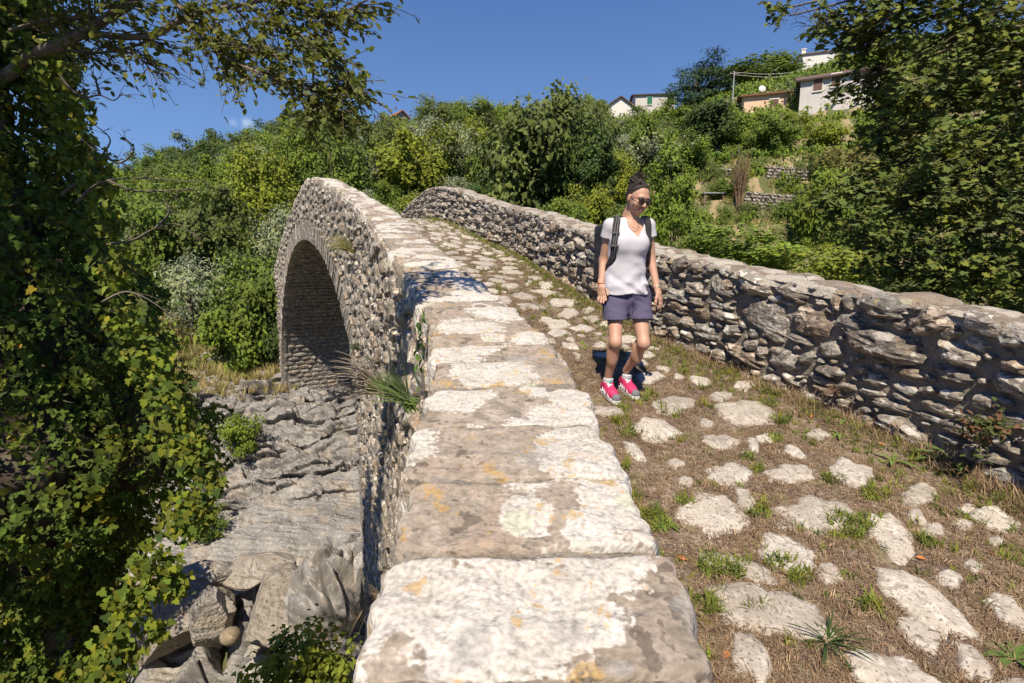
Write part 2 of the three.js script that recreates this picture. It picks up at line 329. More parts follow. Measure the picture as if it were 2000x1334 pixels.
{
  const given = []; for (let i = 0; i < COB.length; i += 5) given.push({ u: COB[i] / 100, v: COB[i + 1] / 100, a: COB[i + 2] / 1000 * 1.14, b: COB[i + 3] / 1000 * 1.16, r: COB[i + 4] * Math.PI / 180, big: 1 });
  const list = pack({ u0: .4, u1: 17, v0: .5, v1: 3.5, cell: .02, seed: 5, gap: .025, given, ok: (t, w) => w > .58 && w < widthAt(t) - .12 && (t > 4.2 || t < 1.3 || fbm3(t * 2, w * 2, 7) > .12),
    sizes: [[.17, .28, .11, .17, 1.5], [.11, .18, .08, .12, 1.5], [.05, .09, .04, .06, 1.5]], tries: [3000, 7000, 6000] });
  for (const s of list) { const c = Math.cos(s.r), q = Math.sin(s.r), e = Math.max(s.a, s.b); for (let u = -e; u <= e; u += .02) for (let v = -e; v <= e; v += .02) { const x = (u * c + v * q) / s.a, y = (-u * q + v * c) / s.b; if (x * x + y * y < .5) stoneCells.add(Math.round((s.u + u) * 50) * 1000 + Math.round((s.v + v) * 50)); } }
  for (const s of list) s.show = pxSize(S(s.u, s.v), Math.sqrt(s.a * s.b));
  setStones(list, 290, 'cobble', 'small_cobbles', path, (s, i) => {
    const big = s.a > .1, hh = (big ? .012 : .006) + .012 * mulberry(i + 3)();
    return flipped(pillow({ a: s.a, b: s.b, rot: s.r, p: 2 + mulberry(i + 55)() * 1.4, depth: hh + .005, skirt: .035, flat: 2.9, rough: .34, jag: .19, lay: .5, nA: big ? 22 : 14, rings: [0, .3, .55, .76, .9, .97, 1], seed: i + 100, k: 1.4, crease: 0,
      place: (x, y, n) => S(s.u + x * .97, s.v + y, pathBump(s.u, s.v) * .6 + pathBump(s.u + x, s.v + y) * .4 + n) }));
  }, (s, i) => M.cobble[i % 4], M.cobble[1]);
}

// ---------------------------------------------------------------- right parapet
const parapetR = thing('parapet_wall', 'rubble parapet wall along the far side of the path behind the walking woman', 'wall', S(6, widthAt(6)).toArray());
const RI = (t, h, n = 0) => S(t, widthAt(t) - n, h);                  // its face towards the path
{
  const hTop = t => PARR - .05 + .02 * n3(t * 2.2, 1, 1);
  mesh('mortar_core', mergeGeometries([
    sheet(620, 44, (a, b) => { const t = lerp(-1, 22, Math.pow(a, 1.5)), h = lerp(-.15, hTop(t), b); return RI(t, h, -.022 + .018 * fbm3(t * 5, h * 5, 2, 3) + .022 * fbm3(t * 17, h * 17, 6, 3)); }, (a, b) => [lerp(-1, 22, Math.pow(a, 1.5)) * 1.1, b * 1.1], true),
    sheet(260, 6, (a, b) => { const t = lerp(-2, 22, a); return S(t, widthAt(t) + PW * b, hTop(t) + .02 * fbm3(t * 4, b * 2, 5, 3)); }, (a, b) => [lerp(-2, 22, a) * 1.1, b * .5]),
    sheet(120, 2, (a, b) => { const t = lerp(-2, 22, a); return S(t, widthAt(t) + PW, lerp(hTop(t), -2.4, b)); }, (a, b) => [lerp(-2, 22, a) * 1.1, b * 3]),
  ]), M.mortar, parapetR);
  const WS = [277,91,119,83,-12,293,74,84,67,-14,275,64,207,112,-12,256,87,118,70,-67,269,80,56,31,-5,243,71,117,68,-8,263,51,77,47,-33,245,59,104,50,-13,263,40,77,39,-3,244,46,59,41,-32,253,44,45,32,-59,278,39,75,46,-35,279,29,75,30,-28,270,26,123,41,-18,249,35,85,42,-17,251,27,84,28,-21,261,12,145,84,-3,238,28,92,42,-22,241,19,72,30,-36,220,44,76,44,-40,223,88,63,47,-33,234,93,105,58,0,247,83,63,32,-81,301,35,103,46,-18,291,27,62,43,-45,302,51,81,63,-46,293,14,62,35,-35,228,19,114,51,-39,221,10,143,88,-31,301,87,68,26,87,295,89,67,27,87,283,44,41,29,-43,464,84,109,90,-21,442,89,106,75,-65,420,91,74,60,-38,407,92,73,50,-82,361,87,177,97,-7,331,87,140,70,-3,351,63,238,148,-2,316,68,149,117,-11,441,58,163,74,-7,422,70,115,79,-18,441,46,184,57,-14,411,48,86,62,-25,388,52,158,56,-15,448,32,164,63,-16,426,35,99,55,-19,406,31,167,77,-18,379,42,97,54,-20,384,27,120,33,-11,361,34,67,53,-47,333,32,156,95,-22,367,23,217,64,1,351,31,69,51,-76,343,48,113,45,4,322,52,99,41,-10,316,39,60,47,-67,306,26,100,41,-7,392,74,175,38,-8,397,80,95,53,89,388,80,75,60,-81,444,19,90,66,-31,408,14,112,53,-21,342,79,64,37,-16,310,85,47,34,-20,418,58,93,44,-15,397,60,85,38,-15];
  const given = []; for (let i = 0; i < WS.length; i += 5) given.push({ u: WS[i] / 100, v: WS[i + 1] / 100 - .015, a: WS[i + 2] / 1000 * .92, b: WS[i + 3] / 1000 * .92, r: (-WS[i + 4] - 14) * -Math.PI / 180 * .8, big: 1 });
  const list = pack({ u0: .2, u1: 19, v0: -.02, v1: .96, cell: .0105, seed: 8, gap: .004, given, ok: (t, h) => h < .95,
    sizes: [[.12, .18, .06, .10, .2], [.08, .13, .045, .075, .35], [.05, .08, .03, .05, .6], [.03, .05, .018, .03, .7], [.018, .03, .012, .02, .9]], tries: [2600, 9000, 18000, 22000, 22000] });
  for (const s of list) { s.show = pxSize(RI(s.u, s.v), Math.sqrt(s.a * s.b)) * (s.u < 1.9 ? .3 : 1); }
  setStones(list, 300, 'stone', 'small_stones', parapetR, (s, i) => {
    const R = mulberry(i * 31 + 7), near = s.u < 6.5 && s.show > 8, d = (.022 + .05 * R()) * clamp(s.b / .06, .55, 1.25);
    return pillow({ a: s.a, b: s.b, rot: s.r, p: 2.4 + R(), depth: d, skirt: .05, flat: 1.5 + 1.6 * R(), rough: .40, jag: .16, nA: near ? 20 : 12, rings: near ? [0, .3, .55, .75, .9, .98, 1] : [0, .5, .82, 1], seed: i + 1000, k: 1.25, crease: .5,
      place: (x, y, n) => RI(s.u + x / 1.08, s.v + y, n) });
  }, (s, i) => M.rubble[i % 6], M.rubble[0]);
  // rough flat stones along the top
  let t = .6, i = 0; const caps = [];
  while (t < 20) { const R = mulberry(i * 77 + 5), l = .20 + .26 * R(); caps.push({ t: t + l / 2, l, i: i++, split: R() < .35, R }); t += l * .99; }
  for (const c of caps) for (const [v, b] of c.split ? [[.13, .135], [.39, .14]] : [[.26, .265]]) {
    const g = flipped(pillow({ a: c.l * .52, b, p: 4, depth: .026 + .02 * c.R(), skirt: .05, flat: 5, rough: .35, jag: .07, nA: 22, rings: [0, .3, .6, .82, .94, 1], seed: c.i + 3000 + v * 10, k: .75, crease: .9, lay: .4,
      place: (x, y, n) => S(c.t + x / 1.08, widthAt(c.t + x / 1.08) + v - .015 + y, PARR - .045 + n) }));
    mesh('coping_stone', g, M.copingR, parapetR);
  }
}

// ---------------------------------------------------------------- left parapet: wide slabs laid across
const parapetL = thing('parapet_wall', 'low parapet wall of broad pale slabs in front, spotted with white and orange lichen', 'wall', S(4, .25).toArray());
const LO = (t, h, n = 0) => S(t, -n, h);
{
  const top = t => PAR - .036;
  mesh('mortar_core', mergeGeometries([
    sheet(240, 8, (a, b) => { const t = lerp(-2, 21.5, a); return S(t, PW, lerp(-.15, top(t), b)).add(V(.012 * n3(t * 7, b * 6, 1), 0, 0)); }, (a, b) => [lerp(-2, 21.5, a) * 1.1, b * 1.1]),
    sheet(700, 16, (a, b) => { const t = lerp(-2, 21.5, Math.pow(a, 1.6)); return S(t, PW * (1 - b), top(t) + .022 * fbm3(t * 14, b * 8, 3, 4) + .022); }, (a, b) => [lerp(-2, 21.5, a) * 1.1, b * .5]),
  ]), M.mortar, parapetL);
  const J = [.36, .672, .952, 1.21, 1.51, 1.82, 2.07, 2.28, 2.46];
  let t = 2.46, i = 0; while (t < 20.5) { t += .17 + .16 * mulberry(i++ * 13 + 9)(); J.push(t); }
  for (let k = 0; k < J.length - 1; k++) {
    const R = mulberry(k * 17 + 3), a = (J[k + 1] - J[k]) / 2, c = J[k] + a, near = c < 3, ws = .02 * (R() - .5), wb = c > 2.4 ? .015 * (R() - .5) : .012;
    mesh('coping_slab', flipped(pillow({ a: a * (near ? .955 : .97), b: .275 + wb, p: near ? 15 : 7, depth: .050 + (near ? .012 : .02) * (R() - .4), skirt: .075, flat: near ? 30 : 10, rough: near ? .07 : .25, jag: near ? .045 : .06, nA: near ? 84 : 28,
      rings: near ? [0, .12, .24, .36, .48, .6, .7, .8, .89, .94, .968, .988, 1] : [0, .35, .65, .85, .95, 1], seed: k + 500, k: .71, crease: near ? 0 : .8, lay: .4,
      place: (x, y, n) => S(c + x, .25 + ws + y, PAR - .052 + n + (near ? .011 * fbm3((c + x) * 8, y * 8, k, 5) - .006 * Math.abs(n3((c + x) * 16, y * 9, k + 5)) : 0)) })), M.coping, parapetL);
  }
  // inner face stones, seen only where the path falls away behind the slabs
  const list = pack({ u0: .2, u1: 19, v0: 0, v1: .82, cell: .02, seed: 18, gap: .012, ok: () => true, sizes: [[.10, .17, .05, .09, .3]], tries: [1500] });
  setStones(list.map(s => ({ ...s, show: s.u })), 0, 'stone', 'inner_stones', parapetL, (s, i) => flipped(pillow({ a: s.a, b: s.b, rot: s.r, depth: .03, nA: 10, rings: [0, .6, 1], seed: i, place: (x, y, n) => S(s.u + x / 1.08, PW + n, s.v + y) })), null, M.rubble[2]);
}

// ---------------------------------------------------------------- arch and spandrels
const bridge = thing('arch_bridge', 'old humpbacked stone bridge with one tall round arch over the rocky gorge', 'bridge', S(14.35, 1.7, -6).toArray());
const OUTn = t => .02 + .10 * sstep(0, 6, t) ;
const OF = (t, y, n = 0) => { const below = deckY(t) + .9 - y, p = S(t, -n - .02 - .022 * Math.max(0, below)); p.y = y; return p; };   // outer left face, slightly battered
const wallBase = t => -6.6 + 1.2 * sstep(12, 20, t);
{
  const T0 = -1, T1 = 21.2;
  mesh('spandrel_wall', mergeGeometries([
    sheet(300, 60, (a, b) => {
      const q = a < .25 ? lerp(T0, ARCH.c - ARCH.a, a / .25) : a > .8 ? lerp(ARCH.c + ARCH.a, T1, (a - .8) / .2) : ARCH.c - ARCH.a * Math.cos((a - .25) / .55 * Math.PI);
      const lo = Math.max(wallBase(q), Math.abs(q - ARCH.c) < ARCH.a ? archY(q) : -99), y = lerp(deckY(q) + PAR - .06, lo, b);
      return OF(q, y, .02 * fbm3(q * 4, y * 4, 8, 3));
    }, (a, b, q) => [Math.hypot(q.x, q.z) * .9, q.y * .9]),
    sheet(80, 2, (a, b) => { const q = lerp(T0, T1, a), lo = Math.max(-6, archY(q)); const p = S(q, widthAt(q) + PW); p.y = lerp(lo, deckY(q), b); return p; }, (a, b, q) => [q.z, q.y]),
    sheet(2, 12, (a, b) => { const p = S(T1, lerp(-.1, widthAt(T1) + PW, a)); p.y = lerp(-6, deckY(T1) + .9, b); return p; }, (a, b, q) => [q.z, q.y]),
  ]), M.mortarPale, bridge);
  // the underside of the vault, from springing to springing and down to the rock
  const arc = s => { if (s < 0) return [ARCH.c - ARCH.a, ARCH.y0 + s]; if (s > 1) return [ARCH.c + ARCH.a, ARCH.y0 - (s - 1)]; const q = s * Math.PI; return [ARCH.c - ARCH.a * Math.cos(q), ARCH.y0 + ARCH.b * Math.sin(q)]; };
  const inArc = (s, w, n = 0) => { let q; if (s < 0) q = s; else if (s > 1) q = s; else q = s; const [t, y] = arc(q), c = Math.cos(clamp(q) * Math.PI) * n, f = -Math.sin(clamp(q) * Math.PI) * n, p = S(t + (q <= 0 ? n : q >= 1 ? -n : c), w - .022 * Math.max(0, deckY(t) - y) * (1 - w / 3.5) - .02); p.y = y + f; return p; };
  const LS = 17;
  mesh('vault', sheet(120, 24, (a, b) => inArc(lerp(-3.3 / LS * 6, 1 + 3 / LS * 6, a), lerp(0, widthAt(14) + PW, b)), (a, b) => [a * 24, b * 4]), M.mortar, bridge);
  // stones of the vault in courses
  const vs = []; const R = mulberry(77);
  for (let s = -2.4; s < 19.5; s += .17) { let w = -.02 - R() * .2; while (w < 3.9) { const l = .2 + .35 * R(); vs.push({ s: s + .085, w: w + l / 2, a: .073, b: l / 2 - .012 }); w += l; } }
  const toQ = s => s < 0 ? s : s > LS ? 1 + (s - LS) : s / LS;
  setStones(vs.filter(o => o.w - o.b > -.06 && o.w + o.b < 3.9).map(o => ({ ...o, show: (o.s > 11 ? 20 : 1) + o.s })), 260, 'vault_stone', 'vault_stones', bridge, (o, i) => flipped(pillow({ a: o.a, b: o.b, p: 4, depth: .02 + .03 * mulberry(i)(), skirt: .02, flat: 3, rough: .3, jag: .08, nA: 10, rings: [0, .6, .9, 1], seed: i + 7000, k: 1.1,
    place: (x, y, n) => inArc(toQ(o.s + x), o.w + y, n + .01) })), (o, i) => M.rubble[[0, 1, 3, 4][i % 4]], M.rubble[1]);
  // voussoirs: thin upright slabs round the arch
  const NV = 150;
  for (let i = 0; i < NV; i++) {
    const q0 = i / NV, q1 = (i + .86) / NV, R2 = mulberry(i + 900), dep = .40 + .12 * R2(), out = .035 + .03 * R2();
    const at = (q, d, n) => { const c = Math.cos(q * Math.PI), s = Math.sin(q * Math.PI), t = ARCH.c - (ARCH.a + d / 1.15) * c, y = ARCH.y0 + (ARCH.b + d) * s; return OF(t, y, n); };
    const g = new THREE.BoxGeometry(1, 1, 1, 1, 3, 1), p = g.attributes.position;
    for (let k = 0; k < p.count; k++) { const x = p.getX(k) + .5, y = p.getY(k) + .5, z = p.getZ(k) + .5, w = at(lerp(q0, q1, x), -.03 + dep * y, z > .5 ? out + .02 * n3(i * 3.1, y * 3, x) : -.12); p.setXYZ(k, w.x, w.y, w.z); }
    g.computeVertexNormals(); const u = g.attributes.uv; for (let k = 0; k < u.count; k++) u.setXY(k, u.getX(k) * .12 + R2() * .0 + i * .37, u.getY(k) * .5 + i * .21);
    mesh('voussoir', toCreasedNormals(g, .6), M.rubble[[0, 2, 3, 5, 4][i % 5]], bridge);
  }
  // rubble of the outer face
  const ringOut = (t, y) => { const q = Math.hypot((t - ARCH.c) / (ARCH.a + .42), (y - ARCH.y0) / (ARCH.b + .48)); return y < ARCH.y0 ? Math.abs(t - ARCH.c) > ARCH.a + .1 : q > 1; };
  const list = pack({ u0: .1, u1: 21, v0: -6.5, v1: 3.9, cell: .022, seed: 28, gap: .008, ok: (t, y) => y < deckY(t) + PAR - .08 && y > wallBase(t) && ringOut(t, y) && (t > 5 || y > -2.6 + .3 * t - 2),
    sizes: [[.14, .22, .07, .12, .25], [.09, .14, .05, .08, .35], [.055, .085, .035, .05, .6]], tries: [9000, 40000, 60000] });
  for (const s of list) { const p = OF(s.u, s.v), v = p.clone().sub(camera.position).normalize(), m = headOf(s.u), L = Math.hypot(1, m), facing = Math.abs(v.x * -1 / L + -v.z * -m / L * -1); s.show = pxSize(p, Math.sqrt(s.a * s.b)) * (.15 + facing) * (s.u > 2.4 ? 1 : .3) * (s.v > -4.5 || s.u > 9 ? 1 : .2); }
  setStones(list, 300, 'stone', 'spandrel_stones', bridge, (s, i) => {
    const R2 = mulberry(i * 37 + 11);
    return flipped(flipped(pillow({ a: s.a, b: s.b, rot: s.r, p: 2.4 + R2(), depth: (.022 + .030 * R2()) * clamp(s.b / .06, .6, 1.2), skirt: .02, flat: 2.2 + 2 * R2(), rough: .32, jag: .16, nA: i < 300 ? 12 : 8, rings: i < 300 ? [0, .5, .82, 1] : [0, .7, 1], seed: i + 20000, k: 1.2, crease: .8,
      place: (x, y, n) => OF(s.u + x / 1.1, s.v + y, n + .004) })));
  }, (s, i) => M.face[[0, 1, 2, 3, 0, 1][i % 6]], M.face[0]);
}

// ---------------------------------------------------------------- the land: near bank, rocky gorge, steep far slope
const ridgeTab = mono([-1.4, -1.0, -.72, -.64, -.545, -.42, -.345, -.19, -.095, 0, .17, .29, .43, .53, .62, .74, .92, 1.4], [.08, .10, .165, .20, .225, .25, .265, .265, .275, .265, .275, .29, .335, .355, .385, .41, .44, .44]);
const gorge = mono([-40, 1.2, 2.5, 4.3, 6.3, 8.5, 10.4, 11.6, 12.6, 13.6, 15, 16.5, 18, 20.5, 23, 25.5], [-.4, -.6, -1.6, -3.4, -5.2, -7.0, -8.3, -8.1, -7.45, -6.95, -6.35, -5.95, -5.5, -4.6, -3.75, -2.9]);
const ZR = 88;
const footZ = X => clamp(25.5 + .58 * X, 13, 24.5);
function land(X, Z) {
  const zb = footZ(X), q = 25.5 - (zb - Z);
  if (Z <= zb) return gorge(Math.max(q, -39));
  const a = X / Math.max(Z, 8), top = EYE + ridgeTab(clamp(a, -1.4, 1.4)) * ZR - (4 - 2.6 * sstep(-.2, .1, a)), u = (Z - zb) / (ZR - zb);
  let h = u < 1 ? lerp(-2.9, top, 1 - Math.pow(1 - u, 1.25)) : top - (Z - ZR) * .25;
  h += 1.1 * fbm3(X * .05, Z * .05, 3, 3) * sstep(0, .15, u);
  if (a > .28 && u > .02 && u < .5) { const st = 2.2, k = h / st, f = k - Math.floor(k); h = lerp(h, (Math.floor(k) + sstep(.62, .95, f)) * st, .75 * sstep(.28, .36, a)); }   // garden terraces
  return h;
}
const onLand = (X, Z) => V(X, land(X, Z), -Z);
{
  const zf = b => b < .12 ? lerp(-60, -2, b / .12) : b < .5 ? lerp(-2, 36, (b - .12) / .38) : lerp(36, 220, Math.pow((b - .5) / .5, 1.5));
  const g = sheet(220, 200, (a, b) => { const X = 170 * Math.sign(a - .5) * Math.pow(Math.abs(a * 2 - 1), 1.7), Z = zf(b); let y = land(X, Z);
    const low = sstep(-14.5, -13, X) * sstep(.5, -1.5, X) * sstep(8, 9.5, Z) * sstep(25, 23, Z) * .8; 
    if (Math.abs(X) < 4 && Z < 8) y = Math.min(y, deckY(Math.max(Z, -6)) - .35 - .2 * Math.max(0, Z)); return V(X, y - low, -Z); }, (a, b, q) => [q.x * .25, q.z * .25]);
  tag(mesh('terrain', g, M.earth), 'earth and dry grass of the steep hillside beyond the bridge', null, null, 'structure');
}
// split plates: the nearest of scattered centres, each plate with a lift and a slope of its own
function plates(x, y, seed) { const i0 = Math.floor(x), j0 = Math.floor(y); let best = 9, r = 0; for (let j = j0 - 1; j <= j0 + 1; j++) for (let i = i0 - 1; i <= i0 + 1; i++) { const R = k => { const q = Math.sin(i * 127.1 + j * 311.7 + seed * 17.3 + k * 74.7) * 43758.5453; return q - Math.floor(q); }, px = i + R(1), py = j + R(2), d = Math.abs(x - px) + Math.abs(y - py) * 1.1; if (d < best) { best = d; r = R(3) - .5 + (x - px) * (R(4) - .5) * 1.3 + (y - py) * (R(5) - .15) * 1.1; } } return r; }
// bedrock of the gorge, layered and split
const crag = (X, Z, at) => {
  const q = Z - .58 * X, base = gorge(q), s = X * .80 + Z * .25, d = -X * .44 + Z * .8;
  const steep = sstep(11, 12, q) * sstep(16.6, 15.4, q), face = sstep(17.6, 19.5, q);
  let h = base + .35 * fbm3(X * .35, Z * .35, 1, 4);
  const lay = d * 1.35 + .95 * fbm3(X * .30, Z * .30, 7, 4) + .4 * n3(X * .2 + 5, Z * .9, 3), f = lay - Math.floor(lay), cellJ = n3(Math.floor(lay) * 3.7, s * .35, 2);
  const f2l = d * 3.3 + 1.5 * fbm3(X * .5, Z * .5, 17, 4), f2 = f2l - Math.floor(f2l), m1 = sstep(-.12, .3, n3(s * .75, Math.floor(lay) * 2.3, 4)), m2 = sstep(-.2, .25, n3(s * .8, Math.floor(f2l) * 1.9, 6));
  const up = (q, m) => m * (sstep(.60, .74, q) - q) - .25 * m * sstep(.46, .56, q) * sstep(.72, .62, q), back = (q, m) => m * (.75 * sstep(.48, .57, q) * sstep(.70, .63, q) - .55 * sstep(.64, .74, q) * sstep(1.0, .76, q));
  const rdg = Math.abs(n3(s * .9 + .4 * d, d * 2.6, 41)) + .5 * Math.abs(n3(s * 2.1, d * 5.5 + 3, 43)) + .3 * Math.abs(n3(s * 4.5, d * 10 + 3, 47));
  const wx = s + .25 * fbm3(X, Z, 5, 3), wd = d + .2 * fbm3(X * 1.3, Z * 1.3, 9, 3), pl = .42 * plates(wx * .55, wd * 1.25, 1) + .24 * plates(wx * 1.2, wd * 2.6, 2) + .12 * plates(wx * 2.6, wd * 6, 3);
  h += face * (.22 * up(f, m1) + .14 * up(f2, m2) + .14 * cellJ + .2 * rdg - .1 + pl) + (1 - face) * .25 * pl * sstep(11, 12, q);
  const push = face * (.34 * back(f, m1) + .2 * back(f2, m2) - .2 * (rdg - .4) - .5 * pl);
  const ca = Math.abs(n3(X * .55 + .25 * Z, Z * .35, 11)), cb = Math.abs(n3(X * .8 - .5 * Z, Z * .8 + 3, 23));
  h -= (steep + .06 * (1 - face)) * (.75 * sstep(.09, 0, ca) + .45 * sstep(.07, 0, cb));
  h += steep * (.7 * n3(X * .55, Z * .6, 31) + .35 * n3(X * 1.3, Z * 1.3, 8)) + .07 * fbm3(X * 2.6, Z * 2.6, 4, 4);
  if (at) { at.push = push; } return h;
};
{
  const g = sheet(300, 520, (a, b) => { const X = lerp(-13, -.6, a), Z = lerp(7.5, 24, b); const e = sstep(0, .05, a) * sstep(0, .04, b) * sstep(1, .96, b); const o = {}, h = crag(X, Z, o); return V(X - .3 * o.push * e, lerp(land(X, Z) - .6, h, e), -(Z + .95 * o.push * e)); }, (a, b, q) => [q.x * .33 + q.y * .18, -q.z * .33 + q.y * .22]);
  tag(mesh('rock_bank', g, M.rock), 'layered grey bedrock of the gorge under the arch', null, null, 'structure');
}
// a boulder: a lump carved by planes
function lump(c, r, seed, cut = 9, fold = 0, noise = .12, res = 40) {
  const R = mulberry(seed), g = new THREE.SphereGeometry(1, res, Math.round(res * .7)), p = g.attributes.position, u = g.attributes.uv, pl = [];
  for (let i = 0; i < cut; i++) pl.push([V(R() * 2 - 1, R() * 2 - 1, R() * 2 - 1).normalize(), .52 + .32 * R()]);
  for (let i = 0; i < p.count; i++) {
    const v = V(p.getX(i), p.getY(i), p.getZ(i)), n = v.clone();
    for (const [m, d] of pl) { const k = v.dot(m) - d; if (k > 0) v.addScaledVector(m, -k); }
    let e = noise * fbm3(n.x * 2 + seed, n.y * 2, n.z * 2, 4);
    if (fold) { const wx = n.x + .5 * n3(n.x * 1.2, n.y * 1.1 + seed, n.z), rg = 1 - Math.abs(n3(wx * 3.0 + n.y * 1.3, n.y * 1.0 + seed, n.z * 2)) * 2.2, r2 = 1 - Math.abs(n3(wx * 9 + n.y * 2, n.y * 2.2 + seed, n.z * 4)) * 2; e += fold * (sstep(-.2, 1, rg) - .5) + fold * .12 * r2; }
    v.multiplyScalar(1 + e);
    p.setXYZ(i, c.x + v.x * r[0], c.y + v.y * r[1], c.z + v.z * r[2]);
    u.setXY(i, u.getX(i) * 6.28 * r[0] * .36 + seed * .17, u.getY(i) * 3.14 * r[1] * .36 + .06 * n.x);
  }
  g.computeVertexNormals(); return g;
}
function boulder(label, px, py, Z, r, seed, mat, cut, fold, noise) { const c = W(px, py, Z), t = thing('boulder', label, 'rock', c.toArray()); t.name = t.name; mesh('rock_face', toCreasedNormals(lump(c, r, seed, cut, fold, noise, 72), cut > 8 ? .45 : 1.2), mat, t); return t; }
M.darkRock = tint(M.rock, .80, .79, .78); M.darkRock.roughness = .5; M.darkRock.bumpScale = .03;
M.palestRock = tint(M.rock, 1.3, 1.3, 1.29); M.palestRock.bumpScale = .02;  // lightest tint of the bedrock grey
M.paleRock = tint(M.rock, 1.15, 1.1, 1.04);
M.tanRock = tint(M.rock, .95, .78, .55); M.tanRock.bumpScale = .02;
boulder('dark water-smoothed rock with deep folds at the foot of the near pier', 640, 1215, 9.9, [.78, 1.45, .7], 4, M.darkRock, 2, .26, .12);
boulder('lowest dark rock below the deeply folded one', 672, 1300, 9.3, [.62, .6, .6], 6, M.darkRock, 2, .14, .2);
boulder('pale patch of rock between the folded dark rock and the near pier', 704, 1150, 10.2, [.24, .85, .3], 9, M.palestRock, 6, 0, .14);
boulder('smaller pale rock above the folded dark rock', 668, 1096, 10.9, [.24, .34, .3], 12, M.palestRock, 5, 0, .14);
boulder('grey rounded shoulder of rock beside the pale patch', 712, 1085, 11.2, [.42, .40, .5], 17, M.darkRock, 3, .06, .12);
boulder('large pale speckled block with a flat face low in the gorge', 548, 1205, 10.6, [1.05, 1.15, .95], 15, M.speck, 13, 0, .10);
boulder('brown speckled slab sloping down beside the ivy, left of the pale block', 330, 1215, 10.3, [1.35, .95, 1.0], 23, M.speck, 11, 0, .16);
boulder('tilted grey wedge of rock above the round tan stone', 415, 1200, 10.2, [.34, .85, .6], 26, M.paleRock, 10, 0, .14);
boulder('broken grey ledge of rock above the large pale block', 500, 1110, 11.3, [.95, .42, .6], 33, M.speck, 14, 0, .14);
boulder('small cracked block on the left end of the broken ledge', 400, 1130, 11.0, [.75, .45, .6], 37, M.paleRock, 12, 0, .14);
boulder('small smooth round tan stone lodged in a crack below the pale block', 450, 1242, 9.3, [.19, .165, .19], 3, M.tanRock, 0, 0, .05);

// ---------------------------------------------------------------- foliage
const leafMat = (r, g, b, tr = .38) => new THREE.MeshPhysicalMaterial({ color: new THREE.Color(r, g, b), roughness: .95, transmission: tr, thickness: 0, vertexColors: true, side: THREE.DoubleSide, specularIntensity: .35 });
const L = {
  green: leafMat(.150, .205, .034), fresh: leafMat(.195, .265, .034), yellow: leafMat(.250, .285, .032), dark: leafMat(.075, .120, .028), olive: leafMat(.27, .30, .19, .25),
  dull: leafMat(.150, .185, .050), pine: leafMat(.036, .066, .026, .15), brown: leafMat(.20, .145, .085, .2), straw: leafMat(.46, .37, .19, .25), rust: leafMat(.23, .20, .055),
};
// many leaves in lumpy clusters; unit radius; leaf: size, slim: breadth over length
function crownGeo({ n, seed, leaf, slim = .6, clusters = 46, hollow = .55, sy = 1, cl = .26, up = .5, top = 0, flatC = .8 }) {
  const R = mulberry(seed), P = [], N = [], C = [], I = [], cs = [];
  const rn = () => R() + R() + R() - 1.5;
  for (let i = 0; i < clusters; i++) {
    const d = V(rn(), rn() * .9 + .12, rn()).normalize(), q = Math.pow(R(), .45) * (1 - hollow) + hollow;
    const lob = 1 + .52 * n3(d.x * 1.9 + seed, d.y * 1.9, d.z * 1.9) * 2;
    let c = d.multiplyScalar(q * .82 * lob); c.y *= sy; if (top) c.x *= 1 - top * clamp(c.y), c.z *= 1 - top * clamp(c.y);
    cs.push({ c, r: cl * (.6 + .8 * R()), t: .72 + .5 * R(), y: R() });
  }
  for (let i = 0; i < n; i++) {
    const k = cs[R() * clusters | 0], o = V(rn(), rn() * flatC, rn()).multiplyScalar(k.r * 1.15), p = k.c.clone().add(o);
    const nr = p.clone().multiplyScalar(.5).add(o.multiplyScalar(1.2)).add(V(rn() * .9, rn() * .9 + up, rn() * .9)).normalize();
    const a = V(rn(), rn() - .25, rn()).cross(nr).normalize(), b = nr.clone().cross(a), s = leaf * (.6 + .8 * R()), w = s * slim, f = s * .16, o0 = P.length / 3;
    for (const [x, y, z] of [[-.5, 0, 0], [0, -.5, f], [.5, 0, -f * .8], [0, .5, f]]) { P.push(p.x + a.x * x * s + b.x * y * w + nr.x * z, p.y + a.y * x * s + b.y * y * w + nr.y * z, p.z + a.z * x * s + b.z * y * w + nr.z * z); N.push(nr.x, nr.y, nr.z); }
    const t = k.t * (.78 + .44 * R()), yl = k.y * .5 + .5 * R(); const col = [t * (.84 + .28 * yl), t * (.95 + .12 * yl), t * (1.12 - .4 * yl)];
    for (let q = 0; q < 4; q++) C.push(...col);
    I.push(o0, o0 + 1, o0 + 3, o0 + 1, o0 + 2, o0 + 3);
  }
  for (let k = 0; k < 3; k++) { const q = []; for (let i = k; i < P.length; i += 3) q.push(P[i]); q.sort((x, y) => x - y); const lo = q[q.length * .012 | 0], hi = q[q.length * .988 | 0]; for (let i = k; i < P.length; i += 3) P[i] = ((P[i] - lo) / (hi - lo) * 2 - 1); }   // fills the unit ball
  const g = new THREE.BufferGeometry(); g.setAttribute('position', new THREE.Float32BufferAttribute(P, 3)); g.setAttribute('color', new THREE.Float32BufferAttribute(C, 3)); g.setIndex(I); g.computeVertexNormals(); return g;
}
